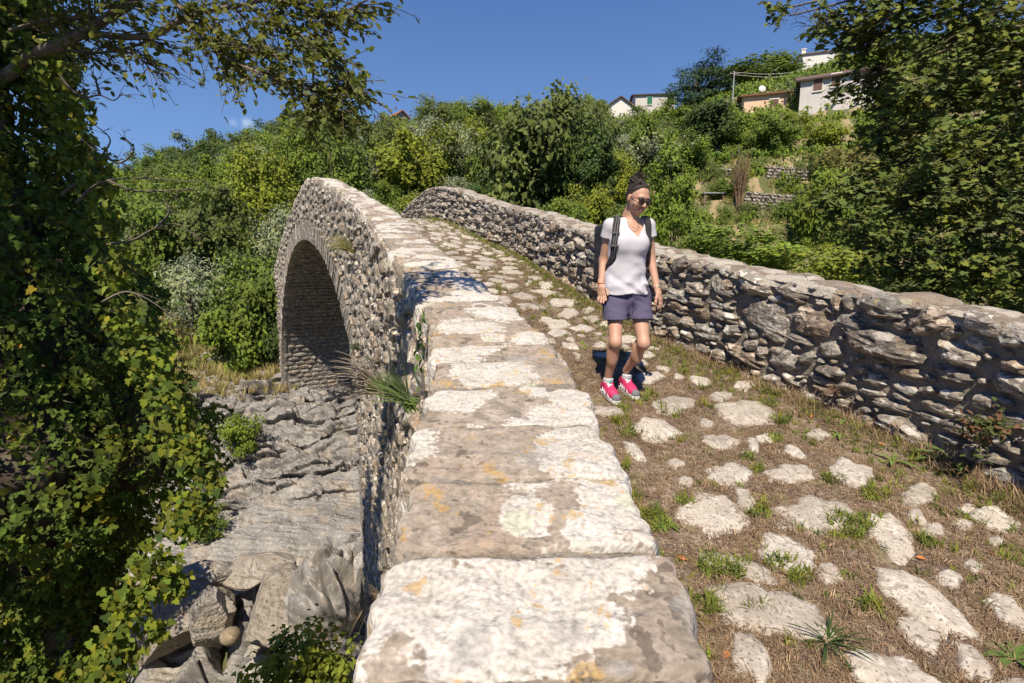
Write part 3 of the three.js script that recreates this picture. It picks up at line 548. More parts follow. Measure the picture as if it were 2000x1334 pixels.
// tapered tube along points
function limb(pts, r0, r1, sides = 7, seg = 0) {
  const cv = new THREE.CatmullRomCurve3(pts), n = seg || Math.max(3, pts.length * 4), P = [], U = [], I = []; let prev = V(0, 0, 1);
  let len = 0, last = null;
  for (let i = 0; i <= n; i++) {
    const c = cv.getPoint(i / n), t = cv.getTangent(i / n), a = prev.clone().sub(t.clone().multiplyScalar(prev.dot(t))).normalize(), b = t.clone().cross(a); prev = a; if (last) len += c.distanceTo(last); last = c;
    const r = lerp(r0, r1, i / n) * (1 + .12 * n3(len * 5, r0 * 90, 2));
    for (let k = 0; k <= sides; k++) { const q = k / sides * 6.28319; P.push(c.x + r * (a.x * Math.cos(q) + b.x * Math.sin(q)), c.y + r * (a.y * Math.cos(q) + b.y * Math.sin(q)), c.z + r * (a.z * Math.cos(q) + b.z * Math.sin(q))); U.push(k / sides * .4, len * .7); }
  }
  for (let i = 0; i < n; i++) for (let k = 0; k < sides; k++) { const a = i * (sides + 1) + k, b = a + 1, c = a + sides + 1, d = c + 1; I.push(a, b, c, b, d, c); }
  const g = new THREE.BufferGeometry(); g.setAttribute('position', new THREE.Float32BufferAttribute(P, 3)); g.setAttribute('uv', new THREE.Float32BufferAttribute(U, 2)); g.setIndex(I); g.computeVertexNormals(); return g;
}
const CR = {
  broad: [1, 2, 3, 4].map(i => crownGeo({ n: 6800, seed: i * 11, leaf: .098, clusters: 38, cl: .25, hollow: .5 })),
  loose: [1, 2].map(i => crownGeo({ n: 4200, seed: i * 17 + 3, leaf: .105, clusters: 34, cl: .22, hollow: .45, sy: 1.05 })),
  olive: [1, 2].map(i => crownGeo({ n: 4200, seed: i * 19 + 5, leaf: .13, slim: .26, clusters: 50, cl: .24, up: .8, hollow: .5 })),
  pine: [crownGeo({ n: 3800, seed: 71, leaf: .17, slim: .16, clusters: 40, cl: .20, flatC: .42, up: .9, hollow: .4, top: .25 })],
  bush: [1, 2, 3].map(i => crownGeo({ n: 3400, seed: i * 23 + 7, leaf: .125, clusters: 26, cl: .30, hollow: .45 })),
};
const trunkGeo = limb([V(0, 0, 0), V(.04, .35, .02), V(-.02, .7, .03), V(.02, 1, 0)], .06, .028, 6);
const forkGeo = mergeGeometries([trunkGeo, limb([V(0, .5, 0), V(.12, .75, .05), V(.28, 1.0, .1)], .032, .012, 5), limb([V(0, .55, 0), V(-.13, .8, -.04), V(-.26, 1.06, -.1)], .03, .011, 5), limb([V(0, .62, 0), V(.03, .85, .15), V(0, 1.1, .26)], .028, .01, 5)]);
const stemGeo = mergeGeometries([0, 1, 2, 3, 4].map(i => limb([V(0, 0, 0), V(.16 * Math.cos(i * 1.26), .5, .16 * Math.sin(i * 1.26)), V(.36 * Math.cos(i * 1.26 + .3), 1.15, .36 * Math.sin(i * 1.26 + .3))], .035, .01, 5)));
// a tree whose crown is so many metres wide and high, rooted at (X, Z)
function tree(name, label, cat, group, X, Z, cy, rx, ry, shape, leaf, turn, i) {
  const y0 = (X < -2 && Z < 22 && Z > 9 ? Math.max(land(X, Z), crag(X, Z)) : land(X, Z)) - .15, o = thing(name, label, cat, [X, y0, -Z], group), list = CR[shape];
  const c = new THREE.Mesh(list[i % list.length], L[leaf]); c.name = numbered('crown'); c.position.y = cy - y0; c.scale.set(rx, ry, rx); c.rotation.y = turn; c.castShadow = c.receiveShadow = true; o.add(c);
  if (shape === 'bush' || cat === 'shrub') { const s = new THREE.Mesh(stemGeo, M.bark); s.name = numbered('stem'); s.scale.set(rx, Math.max(.3, (cy - y0) * .85), rx); s.castShadow = s.receiveShadow = true; o.add(s); return o; }
  const t = new THREE.Mesh(forkGeo, M.bark), hgt = Math.max(.6, cy - y0 + ry * .3); t.name = numbered('trunk'); t.scale.set(clamp(rx * 1.1, .5, 3), hgt, clamp(rx * 1.1, .5, 3)); t.rotation.y = turn * 2; t.castShadow = t.receiveShadow = true; o.add(t);
  return o;
}
// [centre px, top, bottom, width, forward distance, shape, leaf, name, category, label] as seen in the photograph
const T = [
  [1362, 103, 212, 118, 84, 'pine', 'pine', 'pine_tree', 'pine tree', 'dark spreading pine standing against the sky in front of the white house'],
  [1052, 190, 420, 215, 30, 'broad', 'dull', 'broadleaf_tree', 'tree', 'biggest full round tree behind the middle of the right parapet'],
  [1135, 250, 425, 120, 28, 'broad', 'dark', 'broadleaf_tree', 'tree', 'dark green tree just left of the walking woman'],
  [798, 248, 400, 150, 27, 'broad', 'yellow', 'broadleaf_tree', 'tree', 'bright yellow-green tree rising over the hump of the path'],
  [893, 250, 372, 120, 36, 'olive', 'olive', 'olive_tree', 'olive tree', 'grey-green olive tree behind the top of the right parapet'],
  [712, 275, 405, 84, 29, 'olive', 'olive', 'olive_tree', 'olive tree', 'pale silvery olive tree just past the crest of the left parapet'],
  [1262, 272, 352, 140, 34, 'olive', 'olive', 'olive_shrub', 'shrub', 'largest silver-grey shrub right above the head of the woman'],
  [1185, 268, 335, 95, 38, 'olive', 'olive', 'olive_shrub', 'shrub', 'silver-grey shrub beside the bare white stones left of the woman'],
  [1250, 226, 292, 90, 46, 'olive', 'olive', 'olive_shrub', 'shrub', 'grey-green shrub below the white gabled house'],
  [1571, 152, 206, 66, 80, 'olive', 'olive', 'olive_tree', 'olive tree', 'round grey olive tree between the peach house and the big grey house'],
  [1322, 292, 470, 95, 22, 'loose', 'fresh', 'slender_tree', 'tree', 'slender fresh green tree directly right of the head of the woman'],
  [1290, 218, 268, 120, 60, 'broad', 'fresh', 'broadleaf_tree', 'tree', 'low bright green tree under the house with green shutters'],
  [1402, 205, 290, 100, 48, 'broad', 'dark', 'broadleaf_tree', 'tree', 'dark round tree below the pine and the peach house'],
  [1486, 226, 292, 90, 52, 'broad', 'fresh', 'broadleaf_tree', 'tree', 'light green tree right below the peach house'],
  [1650, 298, 392, 120, 26, 'bush', 'rust', 'rusty_shrub', 'shrub', 'reddish olive shrub at the left edge of the big overhanging tree'],
  [545, 248, 332, 78, 46, 'broad', 'dark', 'evergreen_tree', 'tree', 'darkest round evergreen on the wooded slope above the arch'],
  [590, 218, 262, 70, 78, 'broad', 'dark', 'evergreen_tree', 'tree', 'dark tree on the ridge where the overhanging branch meets the skyline'],
  [857, 196, 258, 76, 66, 'broad', 'dull', 'broadleaf_tree', 'tree', 'small olive-brown tree on the skyline beside the tall pole'],
  [928, 194, 262, 84, 62, 'broad', 'green', 'broadleaf_tree', 'tree', 'round green tree on the skyline in front of the terracotta roof'],
  [1135, 180, 262, 90, 60, 'broad', 'dull', 'broadleaf_tree', 'tree', 'bushy tree on the skyline left of the white gabled house'],
  [1480, 118, 165, 130, 92, 'broad', 'green', 'broadleaf_tree', 'tree', 'green tree on the hilltop behind the overhead wires'],
  [495, 505, 690, 165, 19.5, 'broad', 'green', 'leafy_shrub', 'shrub', 'big leafy shrub standing left of the far foot of the arch'],
  [530, 600, 720, 90, 20.2, 'bush', 'dark', 'leafy_shrub', 'shrub', 'dark low shrub against the far foot of the arch'],
  [1625, 488, 570, 150, 15, 'bush', 'yellow', 'yellow_shrub', 'shrub', 'yellow-green shrub showing above the right parapet under the big tree'],
  [1460, 448, 540, 170, 17, 'bush', 'fresh', 'green_shrub', 'shrub', 'fresh green shrub above the right parapet right of the woman'],
  [1380, 440, 530, 120, 19, 'bush', 'green', 'green_shrub', 'shrub', 'mid green shrub close behind the right shoulder side of the woman'],
  [468, 815, 885, 76, 14.6, 'bush', 'fresh', 'green_shrub', 'shrub', 'green shrub hanging over the top edge of the layered rock'],
  [398, 975, 1055, 66, 12.6, 'bush', 'green', 'green_shrub', 'shrub', 'small green shrub between the ivy and the smooth rock ledge'],
  [90, 960, 1130, 240, 8.5, 'broad', 'fresh', 'green_shrub', 'shrub', 'sunlit bush glowing through the gap at the left of the ivy'],
  [565, 1268, 1440, 260, 5.2, 'bush', 'yellow', 'yellow_shrub', 'shrub', 'bright yellow-green bush at the very bottom below the folded dark rock'],
];
const standsAt = (px, y, Z, low) => { if (low) { for (let z = 9; z < 26; z += .1) { const p = W(px, y, z); if (Math.max(land(p.x, z), p.x < -2 ? crag(p.x, z) : -99) >= p.y) return z; } return Z; } if (Z < 23) return Z; for (let z = 24; z < 96; z += .25) { const p = W(px, y, z); if (land(p.x, z) >= p.y) return z; } return Z; };
T.forEach(([px, y0, y1, w, Zg, shape, leaf, name, cat, label], i) => {
  const Z = standsAt(px, y1 - 4, Zg, px > 300 && px < 600 && y0 > 480 && Zg > 6);
  const top = W(px, y0, Z), bot = W(px, y1, Z), rx = w / 2000 * Z * 1.02, ry = (top.y - bot.y) / 2;
  tree(name, label, cat, null, top.x, Z, (top.y + bot.y) / 2, rx, ry, shape, leaf, i * 1.3, i);
});
const treeLine = mono([-200, 200, 330, 430, 560, 640, 760, 800, 900, 1000, 1150, 1190, 1310, 1400, 1450, 1540, 1570, 1700, 1800, 2000], [345, 332, 286, 268, 245, 228, 236, 226, 206, 198, 205, 224, 226, 200, 216, 216, 206, 205, 160, 90]);
// the woods: single trees that nothing tells apart
function wood(n, a0, a1, z0, z1, seed, name, label, group, kinds, rr, clear = () => true) {
  const R = mulberry(seed), put = [];
  for (let k = 0, tries = 0; k < n && tries < n * 30; tries++) {
    const a = lerp(a0, a1, R()), Z = lerp(z0, z1, Math.pow(R(), .8)), X = a * Z, s = lerp(rr[0], rr[1], R()) * lerp(.8, 1.25, (Z - z0) / (z1 - z0)), rot = R(), pick = R(), ry = s * (.75 + (name === 'shrub' ? .4 : .75) * rot);
    if (Z < footZ(X) + .5 || !clear(a, Z) || put.some(p => Math.hypot(p[0] - X, p[1] - Z) < (p[2] + s) * .62)) continue;
    const sk = -(camera.position.y - land(X, Z) - ry * (name === 'shrub' ? 1.5 : 2.0)) / Z, pxx = 1000 + X / Z * 1040; if (sk > (520 - treeLine(pxx)) / 1020) continue;
    put.push([X, Z, s]); const [shape, leaf] = kinds[pick * kinds.length | 0];
    const hue = { green: 'mid green', fresh: 'fresh light green', dull: 'dull green', yellow: 'yellow-green', dark: 'dark green', olive: 'silvery grey-green' }[leaf], lbl = (shape === 'loose' ? 'thin-crowned ' : '') + hue + ' ' + label + ', ' + (Z < lerp(z0, z1, .3) ? 'low on the slope' : Z < lerp(z0, z1, .65) ? 'halfway up' : 'near the top');
    tree(name, lbl, name === 'shrub' ? 'shrub' : 'tree', group, X, Z, land(X, Z) + ry * (name === 'shrub' ? .45 : .92), s, ry, shape, leaf, rot * 6.28, k); k++;
  }
}
const lob = [['broad', 'green'], ['broad', 'fresh'], ['broad', 'dull'], ['broad', 'yellow'], ['loose', 'fresh'], ['broad', 'fresh'], ['loose', 'dull'], ['broad', 'dark'], ['broad', 'green'], ['olive', 'olive']];
wood(170, -1.0, -.33, 20, 84, 3, 'woodland_tree', 'tree in the wood left of the arch', 'trees of the wooded slope left of the arch', lob, [1.3, 2.4]);
wood(150, -.36, .85, 25, 84, 9, 'hillside_tree', 'tree on the hillside below the houses', 'trees on the hillside below the houses', lob, [1.2, 2.2], (a, Z) => !(a > .26 && a < .58 && Z < 46));
wood(70, .15, 1.0, 20, 50, 12, 'shrub', 'shrub on the terraces behind the right parapet', 'shrubs on the terraced slope', [['bush', 'green'], ['bush', 'fresh'], ['bush', 'dull'], ['bush', 'yellow'], ['bush', 'green']], [.5, 1.1], (a, Z) => (Z > 24 || a > .3) && !(a > .42 && a < .60 && Z < 30));
// ground cover that nobody could count
{
  const clump = crownGeo({ n: 26, seed: 5, leaf: .55, clusters: 6, cl: .5, hollow: .3, sy: .6 }); const R = mulberry(44), list = [], dry = [], q = new THREE.Quaternion();
  for (let i = 0; i < 15000; i++) {
    const a = lerp(-1.15, 1.15, R()), Z = lerp(14, 92, Math.pow(R(), 1.5)), X = a * Z; if (Z < footZ(X) - .3) continue;
    const bare = a > .30 && a < .60 && Z > 26 && Z < 44 || (a > -.66 && a < -.42 && Z < 24); if (bare && R() < .8) continue;
    const s = (.28 + .5 * R()) * (.7 + Z / 130), c = mix3([.75, 1, .8], [1.6, 1.45, 1], clamp(.5 + 1.6 * fbm3(X * .08, Z * .08, 2, 3) + .3 * (R() - .5)));
    list.push({ m: new THREE.Matrix4().compose(onLand(X, Z).add(V(0, s * .2, 0)), q.setFromEuler(new THREE.Euler(R() * .4, R() * 6, R() * .4)).clone(), V(s, s * (.7 + .5 * R()), s)), c: new THREE.Color(...c) });
  }
  const lime = []; for (let i = 0; i < 2600; i++) { const a = lerp(.40, .62, R()), Z = lerp(18, 31, R()), X = a * Z, s = .3 + .35 * R(); lime.push({ m: new THREE.Matrix4().compose(onLand(X, Z), q.setFromEuler(new THREE.Euler(0, R() * 6, 0)).clone(), V(s * 1.4, s, s * 1.4)), c: new THREE.Color(...mix3([.8, 1, .8], [1.5, 1.25, 1], R())) }); }
  const meadow = lime;
  tag(swarm('undergrowth', clump, L.green, list), 'low green undergrowth covering the hillside', null, null, 'stuff');
  // dry grass: bank by the far foot of the arch and strips on the terraces
  const P = [], I = [], C = []; for (let b = 0; b < 16; b++) { const an = R() * 6.28, ln = .5 + .5 * R(), w = .03, o = P.length / 3, dx = Math.cos(an) * .35 * R(), dz = Math.sin(an) * .35 * R(), bx = (R() - .5) * .35, bz = (R() - .5) * .35, t = .7 + .5 * R(); P.push(bx - w * Math.sin(an), 0, bz + w * Math.cos(an), bx + w * Math.sin(an), 0, bz - w * Math.cos(an), bx + dx * .5, ln * .6, bz + dz * .5, bx + dx, ln, bz + dz); I.push(o, o + 1, o + 2, o, o + 2, o + 3); for (let k = 0; k < 4; k++) C.push(t, t, t * .9); }
  const g = new THREE.BufferGeometry(); g.setAttribute('position', new THREE.Float32BufferAttribute(P, 3)); g.setAttribute('color', new THREE.Float32BufferAttribute(C, 3)); g.setIndex(I); g.computeVertexNormals();
  for (let i = 0; i < 3600; i++) {
    const left = i < 2000, a = left ? lerp(-.70, -.425, R()) : lerp(.25, .7, R()), Z = left ? lerp(16.0, 23, R()) : lerp(22, 46, R()), X = a * Z, hh = left ? Math.max(land(X, Z), crag(X, Z)) : land(X, Z); if (left && Z - .58 * X < 24.2 + R()) continue;
    const s = left ? .22 + .3 * R() : .3 + .4 * R(); dry.push({ m: new THREE.Matrix4().compose(V(X, hh, -Z), q.setFromEuler(new THREE.Euler(0, R() * 6, 0)).clone(), V(s * 1.3, s, s * 1.3)), c: new THREE.Color(...mix3([1, 1, 1], [.55, .75, .35], R() * R())) });
  }
  tag(swarm('meadow_grass', g, leafMat(.24, .32, .045, .4), meadow), 'bright lime-green meadow grass below the terraces', null, null, 'stuff');
  tag(swarm('dry_grass', g, L.straw, dry), 'dry straw-coloured grass on the bank and terraces', null, null, 'stuff');
}

// ---------------------------------------------------------------- near foliage: leaves with an outline
function leafGeo(outline, fold = .18, droop = .12) {                 // outline: [x along, y across] of one half, tip at (1, 0); folded along the middle
  const P = [0, 0, 0], n = outline.length, I = []; const z = (x, y) => Math.abs(y) * fold - droop * x * x;
  for (const [x, y] of outline) P.push(x, y, z(x, y)); P.push(1, 0, -droop);
  for (const [x, y] of outline.slice().reverse()) P.push(x, -y, z(x, y));
  P.push(.5, 0, -droop * .25); const c = 2 * n + 2;
  for (let i = 0; i < 2 * n + 1; i++) I.push(c, i + 1, i); I.push(c, 0, 2 * n + 1);
  const g = new THREE.BufferGeometry(); g.setAttribute('position', new THREE.Float32BufferAttribute(P, 3)); g.setAttribute('color', new THREE.Float32BufferAttribute(new Float32Array(P.length).fill(1), 3)); g.setIndex(I); g.computeVertexNormals(); return g;
}
const LG = {
  ivy: leafGeo([[-.14, .30], [.16, .52], [.34, .30], [.62, .34], [.70, .20]], .12, .18),
  maple: leafGeo([[-.10, .26], [.10, .62], [.26, .34], [.52, .62], [.60, .28], [.82, .22]], .10, .15),
  oval: leafGeo([[.12, .16], [.38, .28], [.66, .25], [.88, .12]], .22, .15),
};
// a leaf of length s at p whose face turns to n and whose tip points along t
function leafAt(p, n, t, s) {
  const x = t.clone().addScaledVector(n, -t.dot(n)); if (x.lengthSq() < 1e-6) x.set(1, 0, 0); x.normalize(); const y = n.clone().cross(x);
  return new THREE.Matrix4().makeBasis(x.multiplyScalar(s), y.multiplyScalar(s), n.clone().multiplyScalar(s)).setPosition(p);
}
// the leaves that show largest as parts of the plant, the rest as one part
function leaves(list, geo, mat, parent, most, restName = 'foliage') {
  for (const e of list) { const p = new THREE.Vector3().setFromMatrixPosition(e.m), d = p.clone().sub(camera.position), c = d.clone().applyQuaternion(camera.quaternion.clone().invert()); const inV = c.z < 0 && Math.abs(c.x / c.z) < 1 && Math.abs(c.y / c.z) < .667; e.show = inV ? e.s / d.length() * (e.front ?? 1) : 0; }
  list.sort((a, b) => b.show - a.show);
  const off = offsetOf(parent);
  list.slice(0, most).forEach(e => { const o = new THREE.Mesh(geo, e.mat || mat); o.name = numbered('leaf'); e.m.clone().decompose(o.position, o.quaternion, o.scale); o.position.sub(off); o.castShadow = o.receiveShadow = true; parent.add(o); });
  swarm(restName, geo, mat, list.slice(most), parent);
}
const tone = (R, lo, hi, yl) => { const t = lerp(lo, hi, R()), y = R() * yl; return new THREE.Color(t * (1 + y), t * (1 + .35 * y), t * (1 - .35 * y)); };
const rnd3 = R => V(R() + R() - 1, R() + R() - 1, R() + R() - 1);
// twigs with alternate leaves along a branch
function twigs(R, path, { n, len, r, droop = .25, leaf, perTwig, spread = 1, from = .15 }, tubes, out) {
  const cv = new THREE.CatmullRomCurve3(path);
  for (let i = 0; i < n; i++) {
    const u = lerp(from, 1, R()), p = cv.getPoint(u), t = cv.getTangent(u), l = len * (.5 + .8 * R()), d = rnd3(R).multiplyScalar(spread).add(t.multiplyScalar(.7)).normalize();
    const q1 = p.clone().addScaledVector(d, l * .5).add(V(0, -droop * l * .12, 0)), q2 = p.clone().addScaledVector(d, l).add(V(0, -droop * l * .6, 0)).add(rnd3(R).multiplyScalar(l * .15));
    tubes.push(limb([p, q1, q2], r, r * .35, 4, 4));
    const k = Math.round(perTwig * (.6 + .8 * R())), tw = new THREE.CatmullRomCurve3([p, q1, q2]);
    for (let j = 0; j < k; j++) { const c = tw.getPoint(lerp(.25, 1, R())).add(rnd3(R).multiplyScalar(leaf * .5)), s = leaf * (.6 + .7 * R()); out.push({ m: leafAt(c, rnd3(R).add(V(0, .75, .1)).normalize(), d.clone().add(rnd3(R).multiplyScalar(.9)).add(V(0, -.35, 0)), s), c: tone(R, .6, 1.35, .55), s }); }
  }
}
// ---------------------------------------------------------------- the ivy-covered tree at the left and its overhanging branches
M.ivy = leafMat(.095, .155, .018, .48); M.treeLeaf = leafMat(.125, .165, .030, .50); M.mapleLeaf = leafMat(.115, .165, .036, .40);
M.twig = std({ map: TX.bark, color: new THREE.Color(1.1, 1, .85) });
const treeL = thing('ivy_clad_tree', 'tree hung with ivy at the left, its thin leafy branches reaching across the sky', 'tree', [-3.3, -2.2, -3.3]);
{
  const R = mulberry(90), Q = (l) => l.map(([x, y, z]) => W(x, y, z)), tw = [], lf = [];
  mesh('trunk', limb([V(-3.3, -2.3, -3.3), V(-3.35, 0, -3.4), V(-3.25, 1.6, -3.3), V(-3.2, 2.6, -3.2), V(-3.0, 3.4, -3.1)], .26, .12, 14, 24), M.bark, treeL);
  const B = [
    [[[-160, 200, 3.3], [-60, 180, 3.25], [10, 150, 3.2], [60, 110, 3.15], [105, 92, 3.1], [165, 62, 3.05], [215, 32, 3.0], [262, 0, 2.95], [310, -50, 2.9]], .036, .022, 26, 5],
    [[[165, 62, 3.05], [240, 72, 3.0], [300, 68, 2.95], [345, 45, 2.9], [380, 28, 2.85], [480, 8, 2.75], [570, -14, 2.7]], .020, .009, 46, 7],
    [[[300, -40, 2.9], [340, 0, 2.85], [375, 45, 2.8], [412, 88, 2.75], [452, 118, 2.7], [505, 142, 2.65], [560, 160, 2.6], [630, 172, 2.6], [700, 182, 2.55]], .017, .006, 80, 10],
    [[[375, 28, 2.85], [420, 60, 2.8], [445, 88, 2.72], [500, 100, 2.65], [560, 112, 2.6]], .010, .005, 40, 9],
    [[[480, 8, 2.75], [530, 40, 2.7], [590, 70, 2.65], [640, 110, 2.6], [670, 150, 2.55]], .010, .005, 70, 11],
    [[[470, -20, 2.75], [540, -5, 2.7], [600, 20, 2.7], [650, 30, 2.65], [700, 10, 2.65]], .010, .004, 60, 9],
    [[[110, 95, 3.1], [170, 103, 3.1], [235, 98, 3.05], [300, 76, 3.0]], .010, .006, 34, 7],
    [[[235, 98, 3.05], [270, 108, 3.0], [290, 132, 3.0]], .006, .003, 12, 5],
    [[[560, 160, 2.6], [600, 190, 2.6], [630, 215, 2.58]], .006, .003, 34, 11],
    [[[20, 60, 3.1], [90, 40, 3.05], [170, 30, 3.0], [240, 0, 2.95]], .011, .006, 60, 8],
  ];
  for (const [p, r0, r1, n, k] of B) { const q = Q(p); mesh('branch', limb(q, r0, r1, 8, q.length * 6), M.bark, treeL); twigs(R, q, { n: Math.round(n * 1.3), len: .24, r: .0032, leaf: .036, perTwig: k, from: r0 > .03 ? .35 : .1, droop: .3 }, tw, lf); }
  // a bough above the picture, whose leaves dapple the coping
  { const q = [V(-3.2, 3.1, -3.1), V(-2.1, 3.75, -2.6), V(-1.3, 3.75, -2.4), V(-.75, 3.65, -2.3), V(-.42, 3.55, -2.2)]; mesh('branch', limb(q, .03, .006, 7, 24), M.bark, treeL); twigs(R, q, { n: 110, len: .42, r: .0032, leaf: .042, perTwig: 13, from: .55, droop: .2 }, tw, lf); }
  // the rest of its crown, over the place where the picture was taken from: it keeps the upper ivy in shade
  for (const [x, y, z, n] of [[-4.4, 4.4, -1.9, 70], [-3.6, 4.6, -1.5, 80], [-2.9, 4.5, -1.3, 70], [-3.3, 4.3, -.8, 50], [-4.2, 4.6, -1.0, 60], [-2.5, 4.3, -1.9, 34], [-3.9, 4.2, -2.4, 50]]) { const q = [V(-3.0, 3.4, -3.1), V(-3.0, 3.4, -3.1).lerp(V(x, y, z), .5).add(V(0, .25, 0)), V(x, y, z)]; mesh('branch', limb(q, .045, .01, 6, 12), M.bark, treeL); twigs(R, q, { n, len: .7, r: .005, leaf: .075, perTwig: 14, from: .6, droop: .2 }, tw, lf); }
  // bare dark twigs hanging before the sky and the wood
  const bare = [
    [[118, 148, 3], [140, 175, 3], [165, 190, 3], [195, 186, 3], [222, 196, 3], [240, 182, 3]], [[195, 186, 3], [188, 160, 3], [180, 140, 3]],
    [[120, 380, 3.1], [165, 345, 3.1], [200, 303, 3.1], [215, 272, 3.1], [180, 240, 3.1]], [[200, 303, 3.1], [235, 318, 3.1], [262, 290, 3.1], [240, 270, 3.1]], [[170, 345, 3.1], [185, 300, 3.1], [150, 262, 3.1]],
    [[150, 395, 3], [190, 360, 3], [250, 348, 3], [330, 352, 3], [402, 355, 3]], [[210, 478, 3], [262, 468, 3], [305, 445, 3], [345, 438, 3], [392, 468, 3]], [[305, 445, 3], [330, 415, 3], [322, 390, 3]], [[210, 352, 3], [260, 372, 3], [330, 372, 3], [380, 368, 3]],
    [[200, 590, 2.8], [245, 570, 2.8], [280, 580, 2.8], [330, 612, 2.8]],
  ];
  bare.forEach((p, i) => { const q = Q(p); mesh('branch', limb(q, .008, .0022, 6, q.length * 5), M.bark, treeL); twigs(R, q, { n: 9, len: .10, r: .0022, leaf: .03, perTwig: i < 5 ? 1.6 : .8 }, tw, lf); });
  tag(mesh('twigs', mergeGeometries(tw), M.twig, treeL), null, null, null, 'stuff');
  leaves(lf, LG.oval, M.treeLeaf, treeL, 260);
}
const ivy = thing('ivy', 'thick curtain of ivy hanging down the trunk along the left side', 'ivy', [-3.4, -2.2, -3.4]);
{
  const R = mulberry(91), radius = mono([-2.6, -1.1, -.55, -.12, .15, .4, .75, 1.06, 1.4, 1.72, 2.2, 2.76, 3.3, 4.2], [.35, .40, .55, .80, 1.02, 1.08, 1.0, .88, .76, .68, .54, .48, .55, .5]), cx = -3.4, cz = 3.4, list = [];
  const body = (y, an) => { const r = radius(y); return r * (1 + .20 * n3(Math.cos(an) * 2.2 + 5, y * 1.7, Math.sin(an) * 2.2) * 1.6 + .13 * n3(Math.cos(an) * 5, y * 4.2, Math.sin(an) * 5) * 1.6); };
  mesh('stems', sheet(60, 70, (a, b) => { const y = lerp(-2.6, 4.2, b), an = a * 6.28319, r = Math.max(.1, body(y, an) - .36); return V(cx + r * Math.cos(an), y, -(cz + r * Math.sin(an) * .95)); }, (a, b) => [a * 4, b * 4]), tint(M.bark, .5, .45, .4), ivy);  // dark core added behind the leaves to block light, no real stems modelled
  for (let i = 0; i < 64000; i++) {
    const y = lerp(-2.4, 4.0, R()), an = lerp(-2.5, 1.7, R()), deep = R(), r = body(y, an) + .08 * n3(an * 9, y * 9, 3) - .24 * deep * deep + .03, o = V(Math.cos(an), 0, -Math.sin(an) * .95);
    if (r < .15) continue; const p = V(cx + r * o.x, y, -cz + r * o.z);
    if (p.z > -1.0 || fbm3(an * 3, y * 2.6, 8, 2) + .3 * (R() - .5) < -.10 - .3 * deep) continue;
    const s = .018 + .044 * R() * R() + .008, n = o.clone().multiplyScalar(.55).add(V(0, .5, .15)).add(rnd3(R).multiplyScalar(1.15)).normalize();
    list.push({ m: leafAt(p, n, V(0, -1, 0).add(rnd3(R).multiplyScalar(.7)), s), c: R() < .012 ? new THREE.Color(3.2, 1.5, .8) : tone(R, .45, 1.5, 1.1 * sstep(-.2, .4, n3(an * 4, y * 3, 1))), s, front: n.z > 0 ? 1 : .5 });
  }
  // loose sprays along its right edge
  for (const [px, py, Z, r, n] of [[385, 905, 2.9, .09, 120], [362, 860, 2.9, .10, 140], [330, 790, 2.9, .10, 120], [388, 985, 3.0, .08, 80], [350, 1010, 2.9, .11, 110], [300, 1110, 2.8, .12, 120], [340, 1140, 2.8, .07, 50], [255, 1170, 2.7, .10, 90], [290, 700, 3, .11, 120], [250, 620, 3, .10, 90], [225, 520, 3.05, .11, 100], [205, 430, 3.1, .10, 90], [190, 350, 3.1, .10, 70], [150, 285, 3.15, .12, 100], [130, 190, 3.2, .12, 110], [90, 130, 3.2, .14, 130], [230, 1250, 2.6, .12, 90], [200, 1320, 2.5, .13, 90], [300, 1230, 2.7, .06, 30], [420, 940, 2.9, .05, 30]])
    for (let i = 0; i < n * 1.8; i++) { const p = W(px, py, Z).add(rnd3(R).multiply(V(r * 1.3, r * 1.5, r))), s = .028 + .03 * R(); list.push({ m: leafAt(p, rnd3(R).add(V(.3, .6, .5)).normalize(), V(.3, -1, 0).add(rnd3(R).multiplyScalar(.8)), s), c: tone(R, .6, 1.7, 1.0), s, front: 1 }); }
  const mats = [M.ivy, tint(M.ivy, .115, .17, .022), tint(M.ivy, .05, .095, .018), tint(M.ivy, .18, .20, .026)];
  list.forEach((e, i) => { e.mat = mats[i % 4]; });
  const small = list.filter((e, i) => i % 10 < 3); small.forEach(e => e.m.scale(V(.8, .8, .8)));
  leaves(list.filter((e, i) => i % 10 >= 3), LG.ivy, M.ivy, ivy, 300); swarm('foliage', LG.oval, tint(M.ivy, .13, .17, .03), small, ivy);
}
